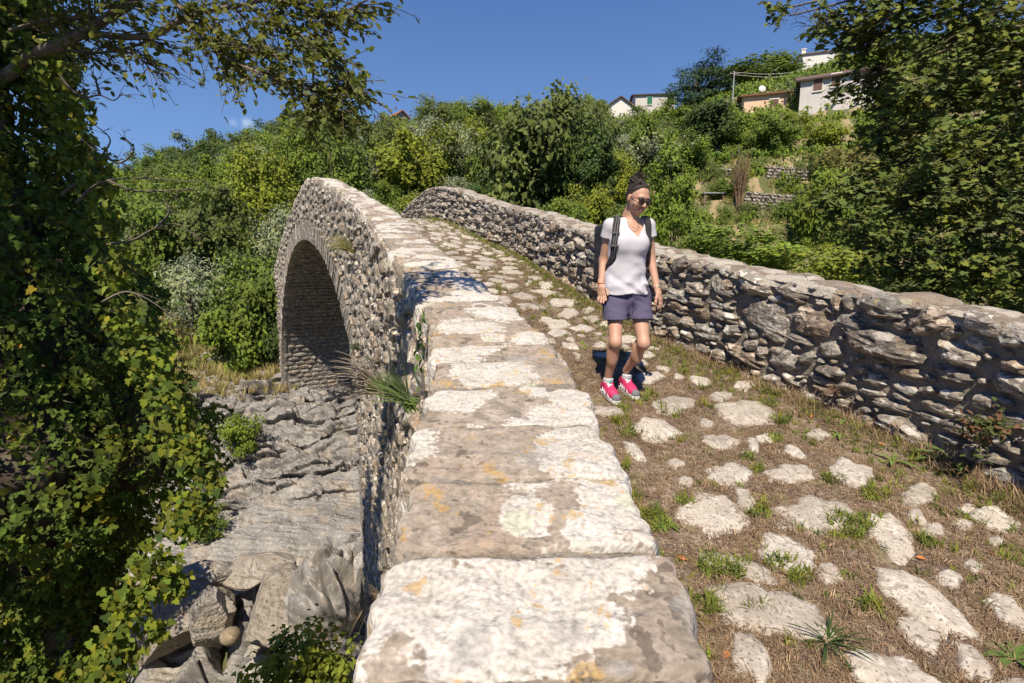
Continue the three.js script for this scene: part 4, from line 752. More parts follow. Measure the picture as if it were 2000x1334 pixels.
// ---------------------------------------------------------------- the big tree overhanging from the right
const treeR = thing('maple_tree', 'big tree with lobed leaves leaning in over the right parapet', 'tree', [7.6, -3.5, -6.6]);
{
  const R = mulberry(92), tubes = [], lf = [], base = V(7.6, -3.6, -6.6), top = V(7.2, 5.2, -6.6);
  mesh('trunk', limb([base, V(7.5, -1, -6.6), V(7.3, 2, -6.5), top], .24, .10, 12, 20), M.bark, treeR);
  const cl = [[1510, 22, 6.0, .10, 30], [1545, 30, 6.0, .18, 60], [1600, 45, 6.0, .25, 130], [1655, 20, 6, .32, 200], [1668, 85, 6.2, .20, 110], [1700, 70, 6, .36, 300], [1640, 178, 6.2, .09, 26], [1712, 150, 6.2, .25, 170], [1738, 195, 6.1, .28, 200], [1760, 130, 6, .45, 420], [1770, 20, 6, .45, 420], [1850, 60, 6, .5, 480], [1940, 40, 5.8, .5, 500], [1860, 170, 6, .5, 520], [1960, 170, 5.8, .5, 560], [1735, 262, 6.1, .28, 230], [1800, 280, 6, .45, 460], [1900, 290, 5.9, .5, 560], [1980, 300, 5.7, .5, 560], [1705, 345, 6.2, .24, 140], [1740, 380, 6.1, .4, 340], [1640, 385, 6.3, .26, 130], [1600, 398, 6.4, .18, 70], [1650, 445, 6.3, .28, 170], [1720, 460, 6.2, .36, 320], [1820, 400, 6, .5, 540], [1920, 420, 5.8, .5, 600], [1790, 500, 6.1, .42, 440], [1890, 530, 5.9, .45, 520], [1980, 520, 5.7, .5, 560], [1720, 520, 6.3, .25, 130], [1830, 570, 6.1, .3, 220], [1950, 585, 5.9, .35, 300], [2060, 100, 5.6, .6, 500], [2080, 330, 5.5, .6, 500], [2060, 520, 5.5, .6, 500], [1720, -40, 6, .4, 300], [1850, -60, 6, .5, 400]];
  for (const [px, py, Z, r, n] of cl) {
    const c = W(px, py, Z + .5), from = V(7.3, clamp(c.y + .3 + 1.2 * (R() - .5), 1.0, 5.0), -6.5);
    const mid = from.clone().lerp(c, .5).add(V(0, .35, 0)).add(rnd3(R).multiplyScalar(.2)); mesh('branch', limb([from, mid, c], .032, .008, 6, 10), M.bark, treeR);
    for (let i = 0; i < n * 1.75;) {
      const d = rnd3(R).multiply(V(r * 1.35, r * .95, r * 1.6)), p = c.clone().add(d), k = 3 + R() * 6 | 0; tubes.push(limb([c.clone().addScaledVector(d, .45), c.clone().addScaledVector(d, .75).add(V(0, .03, 0)), p], .004, .0015, 3, 3));
      const pale = R() < .10, t0 = .7 + .6 * R(); if (fbm3(p.x * 1.7, p.y * 1.9, p.z * 1.7, 2) < -.16) { i += k; continue; }
      for (let j = 0; j < k; j++, i++) { const s = .045 + .040 * R(); lf.push({ m: leafAt(p.clone().add(rnd3(R).multiplyScalar(.11)), rnd3(R).multiplyScalar(.8).add(V(-.1, .75, .30)).normalize(), d.clone().normalize().multiplyScalar(.5).add(rnd3(R)).add(V(0, -.5, 0)), s), c: pale ? new THREE.Color(1.9, 1.5, 1.0) : tone(R, .6 * t0, 1.25 * t0, .6), s }); }
    }
  }
  tag(mesh('twigs', mergeGeometries(tubes), M.twig, treeR), null, null, null, 'stuff');
  leaves(lf, LG.maple, M.mapleLeaf, treeR, 300);
}

// ---------------------------------------------------------------- village on the hilltop
const box = (w, h, d, x = 0, y = 0, z = 0) => { const g = new THREE.BoxGeometry(w, h, d); g.translate(x, y, z); return g; };
const flat = (r, g, b, o = {}) => std({ color: new THREE.Color(r, g, b), ...o });
const wallMat = (r, g, b) => std({ map: TX.plaster, color: new THREE.Color(r, g, b) });
const HM = { white: wallMat(.74, .72, .68), grey: wallMat(.58, .55, .52), peach: wallMat(.74, .52, .36), cream: wallMat(.68, .62, .52), stone: wallMat(.46, .40, .34), roofTerra: flat(.27, .125, .075), roofDark: flat(.12, .08, .065), green: flat(.035, .17, .10), brown: flat(.16, .095, .075), glass: new THREE.MeshPhysicalMaterial({ color: new THREE.Color(.05, .06, .07), roughness: .15 }), metal: flat(.45, .45, .45, { metalness: .6, roughness: .5 }), wood: flat(.22, .18, .14), dish: flat(.8, .8, .78) };
function part(name, geo, mat, parent) { return mesh(name, geo, mat, parent, false); }
// front wall from (xl, eave) to (xr, base) of the photograph, at the distance where its foot meets the slope
function house({ label, xl, xr, top, bot, deep = 6, mat, roof, gable = 0, turn = 0, over = .35, wins = [], Z = 0, rise = 0, chimney = 0, kind = 'house', tileRows = 0 }) {
  const z = Z || standsAt((xl + xr) / 2, bot, 86), A = W(xl, top, z), B = W(xr, bot, z), cz0 = (A.x + B.x) / 2 / z, w = (B.x - A.x) / Math.sqrt(1 + cz0 * cz0), h = A.y - B.y, o = thing(kind, label, 'house', [(A.x + B.x) / 2, B.y, -z - .1]);
  o.rotation.y = turn - Math.atan(cz0); const dn = 3.5;
  const walls = [box(w, h + dn, deep, 0, (h - dn) / 2, -deep / 2)];
  const tri = (W2, H, D, y, z0) => { const s = new THREE.Shape([new THREE.Vector2(-W2 / 2, 0), new THREE.Vector2(W2 / 2, 0), new THREE.Vector2(0, H)]); const g = new THREE.ExtrudeGeometry(s, { depth: D, bevelEnabled: false }); g.translate(0, y, z0); return g; };
  const strip = g => { const q = g.index ? g.toNonIndexed() : g; return q; };
  if (gable) walls.push(tri(w - .02, gable, deep - .02, h, -deep + .01));
  part('wall', mergeGeometries(walls.map(strip)), mat, o);
  const slab = (w2, d2, ang, x, y, zz, axis) => { const g = new THREE.BoxGeometry(w2, .16, d2, 1, 1, 1); axis === 'z' ? g.rotateZ(ang) : g.rotateX(ang); g.translate(x, y, zz); return g; };
  let rf;
  if (gable) { const s = Math.hypot(w / 2, gable) + over, an = Math.atan2(gable, w / 2); rf = [slab(s, deep + over * 2, an, -w / 4 - over * .35, h + gable / 2 + .10 - over * .1, -deep / 2, 'z'), slab(s, deep + over * 2, -an, w / 4 + over * .35, h + gable / 2 + .10 - over * .1, -deep / 2, 'z')]; }
  else { const k = rise || 1.2, s = Math.hypot(deep / 2, k) + over, an = Math.atan2(k, deep / 2); rf = [slab(w + over * 2, s, an, 0, h + k / 2 + .12 - .12, -deep / 4 + over * .35, 'x'), slab(w + over * 2, s, -an, 0, h + k / 2, -deep * .75 - over * .35, 'x')]; part('wall', mergeGeometries([-1, 1].map(sg => { const g = new THREE.ExtrudeGeometry(new THREE.Shape([new THREE.Vector2(-deep / 2, 0), new THREE.Vector2(deep / 2, 0), new THREE.Vector2(0, k - .05)]), { depth: .2, bevelEnabled: false }); g.rotateY(Math.PI / 2); g.translate(sg * (w / 2 - .12) - .1, h, -deep / 2); return g; })), mat, o); }
  const R = part('roof', mergeGeometries(rf.map(strip)), roof, o);
  if (chimney) { const c = new THREE.Mesh(mergeGeometries([box(.7, 1.6, .6), box(.9, .15, .8, 0, .85, 0)]), mat); c.name = numbered('chimney'); c.position.set(chimney * w / 2, h + .9, -deep * .35); R.add(c); }
  for (const [fx, fy, ww, wh, sh, shutterClosed] of wins) {
    const x = (fx - .5) * w, y = h * fy, f = part('window', mergeGeometries([box(ww + .14, .1, .12, x, y + wh / 2 + .05, .03), box(ww + .14, .1, .16, x, y - wh / 2 - .05, .05), box(.08, wh, .1, x - ww / 2 - .03, y, .03), box(.08, wh, .1, x + ww / 2 + .03, y, .03), box(.05, wh, .05, x, y, .03)]), HM.white, o);
    const pane = new THREE.Mesh(box(ww, wh, .03, x, y, .012), HM.glass); pane.name = numbered('pane'); f.add(pane);
    if (sh) for (const s of [-1, 1]) { const g = shutterClosed ? box(ww / 2 - .01, wh, .05, x + s * ww / 4, y, .09) : box(ww / 2, wh, .05, x + s * (ww * .75 + .08), y, .04); const q = new THREE.Mesh(mergeGeometries([g, ...[-.36, -.18, 0, .18, .36].map(k => box(ww / 2 - .1, .03, .03, shutterClosed ? x + s * ww / 4 : x + s * (ww * .75 + .08), y + k * wh, shutterClosed ? .12 : .07))]), sh); q.name = numbered('shutter'); f.add(q); }
  }
  o.traverse(m => { if (m.isMesh) m.castShadow = m.receiveShadow = true; }); return o;
}
house({ label: 'white gabled house front between the skyline tree and the house with green shutters', xl: 1180, xr: 1243, top: 212, bot: 232, gable: 1.7, mat: HM.white, roof: HM.roofDark, deep: 7, turn: .25 });
house({ label: 'white house with brown eaves and green shutters beside the pine', xl: 1241, xr: 1318, top: 184, bot: 228, mat: HM.grey.clone(), roof: HM.roofDark, deep: 7, turn: .16, rise: .9, wins: [[.36, .72, .8, 1.2, HM.green, true], [.86, .78, .8, 1.2, HM.green, true]] });
{ const pz = standsAt(1495, 216, 80); house({ label: 'low peach-coloured house with a reddish roof and a satellite dish', xl: 1454, xr: 1537, top: 183, bot: 216, mat: HM.peach, roof: HM.roofTerra, deep: 6, turn: .12, rise: .8, over: .5, wins: [[.70, .36, .9, 1.0, HM.brown, true]], Z: pz });
  const c = W(1493, 172, pz), d = thing('satellite_dish', 'small white satellite dish on the roof of the peach house', 'satellite dish', [c.x, c.y, c.z - .8]); const g = new THREE.SphereGeometry(.5, 14, 8, 0, 6.283, 0, .9); g.rotateX(Math.PI * .42); part('dish', g, HM.dish, d); part('mast', limb([V(0, -1.1, -.3), V(0, -.4, -.3), V(0, 0, 0)], .04, .03, 6), HM.metal, d); }
house({ label: 'large pale grey house with two brown-shuttered windows, partly behind the overhanging tree', xl: 1564, xr: 1712, top: 146, bot: 210, mat: HM.grey, roof: HM.roofDark, deep: 6, turn: .04, rise: 1.1, over: .5, wins: [[.23, .80, .8, 1.2, HM.brown, true], [.46, .86, .8, 1.2, HM.brown, true], [.78, .5, .6, .6, null]] });
house({ label: 'uppermost white house with a small chimney, highest on the hill', xl: 1568, xr: 1650, top: 101, bot: 140, mat: HM.white, roof: HM.roofTerra, deep: 8, turn: .2, rise: .9, chimney: -.85, Z: 99 });
house({ label: 'little white house half hidden among the hilltop trees', xl: 1488, xr: 1524, top: 126, bot: 150, mat: HM.white, roof: HM.roofDark, deep: 6, turn: .2, rise: .8, Z: 97 });
house({ label: 'small weathered hut with a tiled gable roof on the skyline', xl: 770, xr: 800, top: 229, bot: 248, gable: .9, mat: HM.stone, roof: HM.roofTerra, deep: 5, turn: .5, kind: 'hut' });
house({ label: 'house of which only the terracotta roof shows above the round skyline tree', xl: 944, xr: 982, top: 216, bot: 236, mat: HM.stone, roof: HM.roofTerra, deep: 6, rise: 1.0, turn: -.3, Z: 90 });
house({ label: 'distant house with a low terracotta roof left of the round skyline tree', xl: 868, xr: 902, top: 212, bot: 232, mat: HM.stone, roof: HM.roofTerra, deep: 6, rise: .9, turn: -.1, Z: 91 });
house({ label: 'tiny stone hut with an orange roof among the woods left of the skyline hut', xl: 698, xr: 717, top: 251, bot: 266, gable: .8, mat: HM.stone, roof: HM.roofTerra, deep: 3, turn: .6, kind: 'hut' });
house({ label: 'long house with terracotta roof glimpsed through the overhanging tree', xl: 1830, xr: 2010, top: 118, bot: 185, mat: HM.cream, roof: HM.roofTerra, deep: 9, rise: 1.4, turn: -.2, Z: 82, wins: [[.3, .7, .8, 1.2, HM.brown, true], [.7, .7, .8, 1.2, HM.brown, true]] });
// poles and wires
const POLES = [[845, 182, 222, 'tall thin pole on the skyline above the small hut'], [1431, 139, 195, 'pale utility pole carrying the wires beside the pine'], [1420, 196, 222, 'short pale pole below the utility pole'], [1213, 255, 284, 'thin garden post among the silver-grey shrubs']].map(([px, y0, y1, label]) => { const z = standsAt(px, y1, 86), a = W(px, y0, z), b = W(px, y1, z), o = thing(y1 - y0 > 50 || px === 845 ? 'utility_pole' : 'post', label, px < 1300 && px > 900 ? 'post' : 'pole', b.toArray()); const h = a.y - b.y; part('pole', limb([V(0, -1, 0), V(0, h * .5, 0), V(0, h, 0)], .10 * Math.min(1, z / 60), .07 * Math.min(1, z / 60), 8), HM.metal, o); if (px === 1431) part('crossarm', mergeGeometries([box(1.2, .1, .1, 0, h - .3, 0), box(.08, .16, .08, -.5, h - .18, 0), box(.08, .16, .08, .5, h - .18, 0)]), HM.wood, o); return { a, z }; });
[[1431, 141, POLES[1].z, 1568, 139, 86], [1431, 146, POLES[1].z, 1568, 146, 86], [1431, 143, POLES[1].z, 1330, 168, 86]].forEach(([x0, y0, z0, x1, y1, z1], i) => { const a = W(x0, y0, z0), b = W(x1, y1, z1), m = a.clone().lerp(b, .5).add(V(0, -.35, 0)); tag(mesh('overhead_wire', limb([a, m, b], .022, .022, 5, 12), HM.dish), ['upper overhead wire from the utility pole to the big grey house', 'lower overhead wire from the utility pole to the big grey house', 'overhead wire from the utility pole towards the house with green shutters'][i], 'wire', null, 'thing'); });
// ---- terraces: dry-stone retaining walls, bare shrub, plank shelter
function dryWall(label, x0, y0, x1, y1, hgt, seed) {
  const za = standsAt(x0, y0, 34), zb = standsAt(x1, y1, 34), a = W(x0, y0, za), b = W(x1, y1, zb), o = thing('dry_stone_wall', label, 'wall', a.clone().lerp(b, .5).toArray()), R = mulberry(seed), d = b.clone().sub(a), len = d.length(), u = d.clone().normalize(), up = V(0, 1, 0), nn = u.clone().cross(up).normalize(); if (nn.z < 0) nn.negate();
  const gs = []; for (let y = 0; y < hgt; y += .24) { let s = R() * -.2; while (s < len) { const l = .25 + .35 * R(); gs.push(pillow({ a: l * .5, b: .12, p: 3, depth: .14, skirt: .1, nA: 9, rings: [0, .7, 1], seed: gs.length + seed * 50, k: .8, rough: .4, place: (X, Y, n) => a.clone().addScaledVector(u, s + l / 2 + X).addScaledVector(up, y + Y).addScaledVector(nn, n + .05 - y * .12) })); s += l * 1.03; } }
  tag(mesh('stones', mergeGeometries(gs), M.rubble[5], o), null, null, null, 'stuff');
  mesh('core', sheet(8, 2, (p, q) => a.clone().lerp(b, p).addScaledVector(up, lerp(-.6, hgt, q)).addScaledVector(nn, -q * hgt * .12), (p, q) => [p * len, q * hgt]), M.rubble[1], o);
}
dryWall('pale dry-stone terrace wall low on the slope to the right of the bare brown shrub', 1455, 402, 1570, 412, 1.0, 61);
dryWall('ruined dry-stone terrace wall above the meadow under the plank shelter', 1370, 345, 1450, 352, .9, 62);
dryWall('short heap-like stone wall among the silver-grey shrubs', 1198, 312, 1232, 296, .9, 63);
dryWall('upper dry-stone terrace wall beside the reddish shrub', 1500, 345, 1600, 350, .8, 64);
{
  const z = standsAt(1442, 425, 30), b = W(1442, 425, z), t = W(1442, 282, z), H = t.y - b.y, o = thing('bare_shrub', 'leafless brown shrub with thin upright stems on the terrace', 'shrub', b.toArray()), R = mulberry(5), g = [];
  for (let i = 0; i < 26; i++) { const a = R() * 6.28, r = (.2 + .5 * R()) * H * .28, h = H * (.55 + .45 * R()), p = [V(0, 0, 0), V(Math.cos(a) * r * .4, h * .4, Math.sin(a) * r * .4), V(Math.cos(a) * r, h, Math.sin(a) * r)]; g.push(limb(p, .045, .01, 5, 6)); for (let k = 0; k < 9; k++) { const q = p[0].clone().lerp(p[1], .4).lerp(p[2], .3 + .6 * R()); g.push(limb([q, q.clone().add(V(R() - .5, R() * .8, R() - .5).multiplyScalar(.35 * H * .3)), q.clone().add(V(R() - .5, R() * .9 + .2, R() - .5).multiplyScalar(.7 * H * .3))], .014, .004, 4, 3)); } }
  part('stems', mergeGeometries(g), tint(M.bark, 1.9, 1.45, 1.1), o);
  const zs = standsAt(1395, 392, 32), c = W(1395, 377, zs), s = thing('plank_shelter', 'low shelter of pale planks on short posts on the terrace', 'shelter', c.toArray()), w = 42 / 1000 * zs;
  for (let i = 0; i < 4; i++) { const g2 = box(w, .07, .22, 0, .01 * (i % 2), -i * .25); part('plank', g2, HM.metal, s); }
  for (const x of [-.42, .42]) for (const zz of [0, -.75]) part('post', limb([V(x * w, -1.4, zz), V(x * w, -.7, zz), V(x * w, 0, zz)], .05, .05, 6), x > 0 ? HM.brown : HM.wood, s);
}

// ---------------------------------------------------------------- grass, straw and weeds on the path and in the walls
function stationOf(X, Z) { let t = Z, w = 1; for (let i = 0; i < 8; i++) { const m = headOf(t), Lh = Math.hypot(1, m); w = (X - (t < .3 ? -.23 : lineX(t))) * Lh; t = Z + w * m / Lh; } return [t, w]; }
function onPath(px, py) { for (let Z = .9; Z < 14; Z += .01) { const p = W(px, py, Z), [t, w] = stationOf(p.x, Z); if (p.y <= deckY(t) + pathBump(t, w)) return [t, w]; } return [6, 1.5]; }
const atPath = (t, w, dy = 0) => S(t, w, pathBump(t, w) + dy);
function bladeGeo(n, seed, { len = .06, lean = .5, wid = .004, base = .015, flatten = 0 }) {
  const R = mulberry(seed), P = [], I = [], C = [];
  for (let b = 0; b < n; b++) {
    const an = R() * 6.283, l = len * (.45 + .75 * R()), ln = lean * (.3 + R()), w = wid * (.7 + .6 * R()), bx = (R() - .5) * 2 * base, bz = (R() - .5) * 2 * base, ca = Math.cos(an), sa = Math.sin(an), o = P.length / 3, t = .75 + .5 * R();
    for (let k = 0; k <= 3; k++) { const u = k / 3, r = l * ln * u * (.4 + .6 * u), y = l * Math.sqrt(Math.max(.02, 1 - ln * ln * u * u * .8)) * u * (1 - flatten * u), ww = w * (1 - u * u) + .0003; P.push(bx + ca * r - sa * ww, y, bz + sa * r + ca * ww, bx + ca * r + sa * ww, y, bz + sa * r - ca * ww); C.push(t, t, t, t, t, t); }
    for (let k = 0; k < 3; k++) I.push(o + 2 * k, o + 2 * k + 1, o + 2 * k + 2, o + 2 * k + 1, o + 2 * k + 3, o + 2 * k + 2);
  }
  const g = new THREE.BufferGeometry(); g.setAttribute('position', new THREE.Float32BufferAttribute(P, 3)); g.setAttribute('color', new THREE.Float32BufferAttribute(C, 3)); g.setIndex(I); g.computeVertexNormals(); return g;
}
M.grass = leafMat(.150, .215, .040, .35); M.straw = leafMat(.385, .31, .225, .15);
const rotM = (p, s, R, tilt = .3) => new THREE.Matrix4().compose(p, new THREE.Quaternion().setFromEuler(new THREE.Euler((R() - .5) * tilt, R() * 6.283, (R() - .5) * tilt)), V(s, s, s));
const TUFTS = [[1325, 690, 16, 12], [1345, 692, 14, 8], [1420, 727, 16, 14], [1338, 728, 12, 8], [1378, 760, 10, 7], [1490, 745, 22, 18], [1515, 765, 22, 20], [1500, 790, 18, 14], [1522, 822, 16, 12], [1235, 790, 30, 26], [1215, 825, 16, 16], [1236, 848, 18, 14], [1255, 775, 22, 16], [1320, 810, 18, 12], [1290, 800, 16, 8], [1380, 795, 14, 8], [1585, 735, 12, 9], [1590, 790, 12, 10], [1465, 895, 14, 9], [1480, 920, 12, 10], [1513, 860, 14, 10], [1270, 1010, 20, 22], [1290, 1030, 16, 14], [1340, 985, 12, 7], [1480, 1005, 16, 12], [1400, 1110, 40, 34], [1440, 1118, 26, 16], [1520, 1105, 22, 14], [1560, 1130, 18, 12], [1640, 1020, 24, 18], [1690, 1025, 22, 14], [1705, 968, 26, 20], [1660, 1050, 20, 14], [1630, 940, 14, 10], [1330, 1185, 26, 16], [1380, 1190, 24, 12], [1345, 1310, 24, 12], [1480, 1195, 18, 8], [1700, 1190, 22, 10], [1870, 925, 14, 12], [1990, 975, 20, 16], [1960, 980, 16, 8], [1818, 1065, 16, 8], [1755, 870, 14, 8], [1240, 975, 10, 6], [1225, 915, 10, 5], [1120, 545, 10, 10], [1060, 520, 14, 12], [1010, 492, 12, 12], [975, 480, 12, 12], [940, 462, 10, 10], [905, 445, 10, 8], [870, 437, 12, 8], [1050, 560, 14, 8], [965, 560, 12, 10], [980, 570, 12, 10], [935, 535, 8, 8], [1130, 600, 10, 6], [1150, 580, 10, 5], [1250, 690, 10, 6]];
{
  const R = mulberry(31), tg = [1, 2, 3].map(i => bladeGeo(12, i, { len: .065, lean: .75, wid: .0034, base: .02 })), lists = [[], [], []];
  const put = (t, w, s) => lists[R() * 3 | 0].push({ m: rotM(atPath(t, w, -.004), s, R, .5), c: tone(R, .65, 1.3, .7) });
  for (const [px, py, r, n] of TUFTS) for (let i = 0; i < n * 1.1; i++) { const a = R() * 6.28, q = Math.sqrt(R()) * r, [t, w] = onPath(px + Math.cos(a) * q * 1.25, py + Math.sin(a) * q * .55); if (w > .55) put(t, w, .55 + .6 * R()); }
  for (let i = 0; i < 5600; i++) { const t = lerp(1.2, 15, Math.pow(R(), 1.5)), u = R(), w = .6 + (widthAt(t) - .68) * (u < .12 ? R() * .08 : u > .55 ? 1 - R() * R() * .28 : R()); if (onStone(t, w) && R() < .8) continue; if (u >= .12 && u <= .55 && fbm3(t * 1.3, w * 1.3, 2, 3) < .02) continue; put(t, w, .35 + .6 * R() * (t > 5 ? 1.3 : 1)); }
  lists.forEach((l, i) => tag(swarm('grass', tg[i], M.grass, l), 'green grass growing between the path stones', null, null, 'stuff'));
  // dry straw lying on the soil
  const sg = [1, 2].map(i => bladeGeo(9, i + 9, { len: .055, lean: 1.05, wid: .0013, base: .035, flatten: .72 })), sl = [[], []];
  for (let i = 0; i < 34000; i++) { const t = lerp(1.1, 10, Math.pow(R(), 2)), w = lerp(.52, widthAt(t), R()); if (fbm3(t * 2.2, w * 2.2, 5, 3) + .4 * (R() - .5) < -.22 || onStone(t, w)) continue; const near = w > widthAt(t) - .3 ? 1.25 : 1; sl[i % 2].push({ m: rotM(atPath(t, w, .001), (.45 + .65 * R()) * near, R, .35), c: new THREE.Color(...mix3([.42, .33, .27], [1.35, 1.22, 1.05], R() * R() + .12)) }); }
  sl.forEach((l, i) => tag(swarm('straw', sg[i], M.straw, l), 'dry straw and dead grass lying on the path', null, null, 'stuff'));
  // a few orange fallen leaves
  const fl = [[1790, 640 + 455], [1945, 1090], [1586, 815], [1322, 1095], [1535, 1127], [1425, 1282], [1715, 870], [1957, 960]], lm = flat(.50, .17, .05);
  fl.forEach(([px, py], i) => { const [t, w] = onPath(px, py), g = LG.oval.clone(); g.scale(.045, .045, .06); g.rotateX(-1.4); const o = mesh('fallen_leaf', g, lm, scene); o.position.copy(atPath(t, w, .012)); o.rotation.y = i * 2; tag(o, 'small orange fallen leaf lying on the path', 'leaf', 'orange leaves fallen on the path', 'thing'); });
}
// broad-leaved rosettes and spiky tufts one can point at
const RG = { plantain: leafGeo([[.2, .07], [.5, .11], [.8, .075]], .3, .55), blade: leafGeo([[.2, .02], [.5, .024], [.8, .015]], .3, .6) };
function rosette(name, label, p, n, len, geo, mat, seed, rise = .5, group) {
  const R = mulberry(seed), o = thing(name, label, 'weed', p.toArray(), group);
  for (let i = 0; i < n; i++) { const a = i / n * 6.283 + R() * .7, e = rise * (.4 + .9 * R()), d = V(Math.cos(a), e, Math.sin(a)).normalize(), nn = V(-Math.cos(a) * e, 1, -Math.sin(a) * e).normalize(), s = len * (.65 + .5 * R()); const m = new THREE.Mesh(geo, mat); m.name = numbered('leaf'); leafAt(V(0, 0, 0), nn, d, s).decompose(m.position, m.quaternion, m.scale); m.castShadow = m.receiveShadow = true; o.add(m); }
  return o;
}
const wg = [tint(M.grass, .11, .20, .035), tint(M.grass, .17, .26, .04), tint(M.grass, .055, .10, .025)];
[[1868, 905, 12, .22, 'plantain', 0, .9, 'green strap-leaved plant at the foot of the right parapet beside the lowest big stone'], [1655, 822, 9, .13, 'plantain', 1, .4, 'light green rosette beside the wall foot, the upper of the pair'], [1640, 850, 8, .11, 'plantain', 1, .4, 'light green rosette just below the upper one of the pair'], [1745, 905, 6, .13, 'plantain', 1, .7, 'small bright plant with one bent leaf on bare soil by the wall'], [1615, 1262, 34, .125, 'blade', 2, 1.0, 'dark spiky grass tuft between the two largest foreground path stones'], [1978, 1290, 12, .11, 'plantain', 0, .6, 'dark green weed at the lower right corner of the path'], [1690, 1185, 9, .10, 'plantain', 1, .25, 'flat bright weed beside the long narrow path stone'], [1290, 1022, 10, .10, 'plantain', 1, .7, 'bright weed against the coping slabs left of the round path stone'], [1510, 858, 9, .07, 'plantain', 2, .4, 'dark small weed in the middle of the path below the largest mid stone'], [1880, 1010, 8, .08, 'plantain', 1, .4, 'bright weed behind the small paired path stones near the wall']].forEach(([px, py, n, len, g, m, rise, label], i) => { const [t, w] = onPath(px, py); rosette('weed', label, atPath(t, w, .005), n, len, RG[g], wg[m], i + 60, rise); });
// plants rooted in the walls
function wallTuft(name, label, cat, p, out, n, len, mat, seed, droop = .6, wid = .004) {
  const R = mulberry(seed), o = thing(name, label, cat, p.toArray()), g = [];
  for (let i = 0; i < n; i++) { const d = out.clone().multiplyScalar(.5 + R()).add(V(0, .9 - droop + R() * .8, 0)).add(rnd3(R).multiplyScalar(.7)).normalize(), l = len * (.5 + .7 * R()), q1 = d.clone().multiplyScalar(l * .55), q2 = d.clone().multiplyScalar(l).add(V(0, -l * droop * .5, 0)); g.push(limb([V(0, 0, 0).addScaledVector(rnd3(R), .03), q1, q2], wid, wid * .3, 3, 4)); }
  const gg = mergeGeometries(g), c = new Float32Array(gg.attributes.position.count * 3).fill(1); gg.setAttribute('color', new THREE.Float32BufferAttribute(c, 3)); part('stalks', gg, mat, o); return o;
}
const outL = V(-.95, 0, .3);
const onFace = (px, py, off = .05) => { for (let Z = 1.5; Z < 20; Z += .01) { const p = W(px, py, Z), [t] = stationOf(p.x, Z); if (p.y > deckY(t) + PAR) continue; const q = OF(t, p.y, off), m = headOf(t), Lh = Math.hypot(1, m); if ((p.x - q.x) / Lh - (q.z - p.z) * m / Lh >= -.001) return q; } return OF(5, 0); };
wallTuft('grass_tuft', 'yellowish grass tuft sprouting from the spandrel beside the arch', 'grass tuft', onFace(690, 492), outL, 120, .55, tint(L.straw, .34, .32, .10), 3, .55);
wallTuft('dead_stalks', 'bundle of dead pale stalks sticking out of the left face of the wall', 'dry plant', onFace(752, 770), outL, 64, .70, tint(L.straw, .44, .36, .27), 4, .5, .0075);
wallTuft('grass_tuft', 'bright green grass tuft growing under the edge of the coping slabs', 'grass tuft', onFace(838, 790), outL, 130, .16, wg[1], 5, .2, .0022);
wallTuft('dry_grass_tuft', 'brown dry grass tuft hanging low on the wall beside the nearest slab', 'grass tuft', onFace(748, 1170), outL, 90, .40, tint(L.straw, .36, .27, .15), 6, 1.1, .003);
wallTuft('moss_tuft', 'dark green cushion of moss low on the shaded wall by the arch', 'moss', onFace(702, 682), outL, 160, .16, wg[2], 7, .4, .005);
{
  const R = mulberry(8), p = onFace(830, 640, .03), o = thing('creeper', 'small green creeper with round leaves climbing the shaded wall under the coping', 'creeper', p.toArray());
  for (let i = 0; i < 46; i++) { const q = V(.02 * (R() - .5), lerp(.12, -.30, R()), .16 * (R() - .5)), m = new THREE.Mesh(LG.oval, wg[R() < .5 ? 0 : 2]); m.name = numbered('leaf'); leafAt(q.addScaledVector(outL, .03 * R()), outL.clone().add(rnd3(R)).normalize(), V(0, -1, 0).add(rnd3(R)), .03 + .015 * R()).decompose(m.position, m.quaternion, m.scale); m.castShadow = m.receiveShadow = true; o.add(m); }
  const c = RI(2.22, .36, .05), b = thing('wall_plant', 'bushy rust-tinged plant growing out of the right parapet at its near end', 'plant', c.toArray()), g = [], ms = [tint(M.grass, .09, .11, .03), tint(M.grass, .20, .10, .05)];
  for (let i = 0; i < 34; i++) { const d = V(-.7, .25, .3).add(rnd3(R)).normalize().multiplyScalar(.10 + .16 * R()); g.push(limb([V(0, 0, 0), d.clone().multiplyScalar(.5).add(V(0, .02, 0)), d], .0028, .001, 4, 4)); for (let k = 0; k < 8; k++) { const q = d.clone().multiplyScalar(.4 + .65 * R()).addScaledVector(rnd3(R), .03), m = new THREE.Mesh(LG.oval, ms[R() < .7 ? 0 : 1]); m.name = numbered('leaf'); leafAt(q, rnd3(R).add(V(-.3, .7, .2)).normalize(), rnd3(R), .026 + .016 * R()).decompose(m.position, m.quaternion, m.scale); m.castShadow = m.receiveShadow = true; b.add(m); } }
  part('stems', mergeGeometries(g), M.twig, b);
  const h = RI(2.93, .21, .06); wallTuft('dead_flower_head', 'dry brown plant clinging to the foot of the right parapet', 'dry plant', h, V(-.8, 0, .3), 70, .12, tint(L.straw, .30, .19, .13), 9, .5, .003);
  // dead grass along the foot of the right wall
  const sl = []; const sg = bladeGeo(10, 44, { len: .13, lean: .8, wid: .0014, base: .04 }); for (let i = 0; i < 520; i++) { const t = lerp(1.6, 6.5, R() * R() + .02), w = widthAt(t) - .02 - .14 * R(); sl.push({ m: rotM(atPath(t, w, -.02), .5 + .7 * R(), R, .6), c: new THREE.Color(...mix3([.6, .5, .42], [1.1, 1.0, .85], R())) }); }
  tag(swarm('dry_grass', sg, M.straw, sl), 'dead grass along the foot of the right parapet', null, null, 'stuff');
}

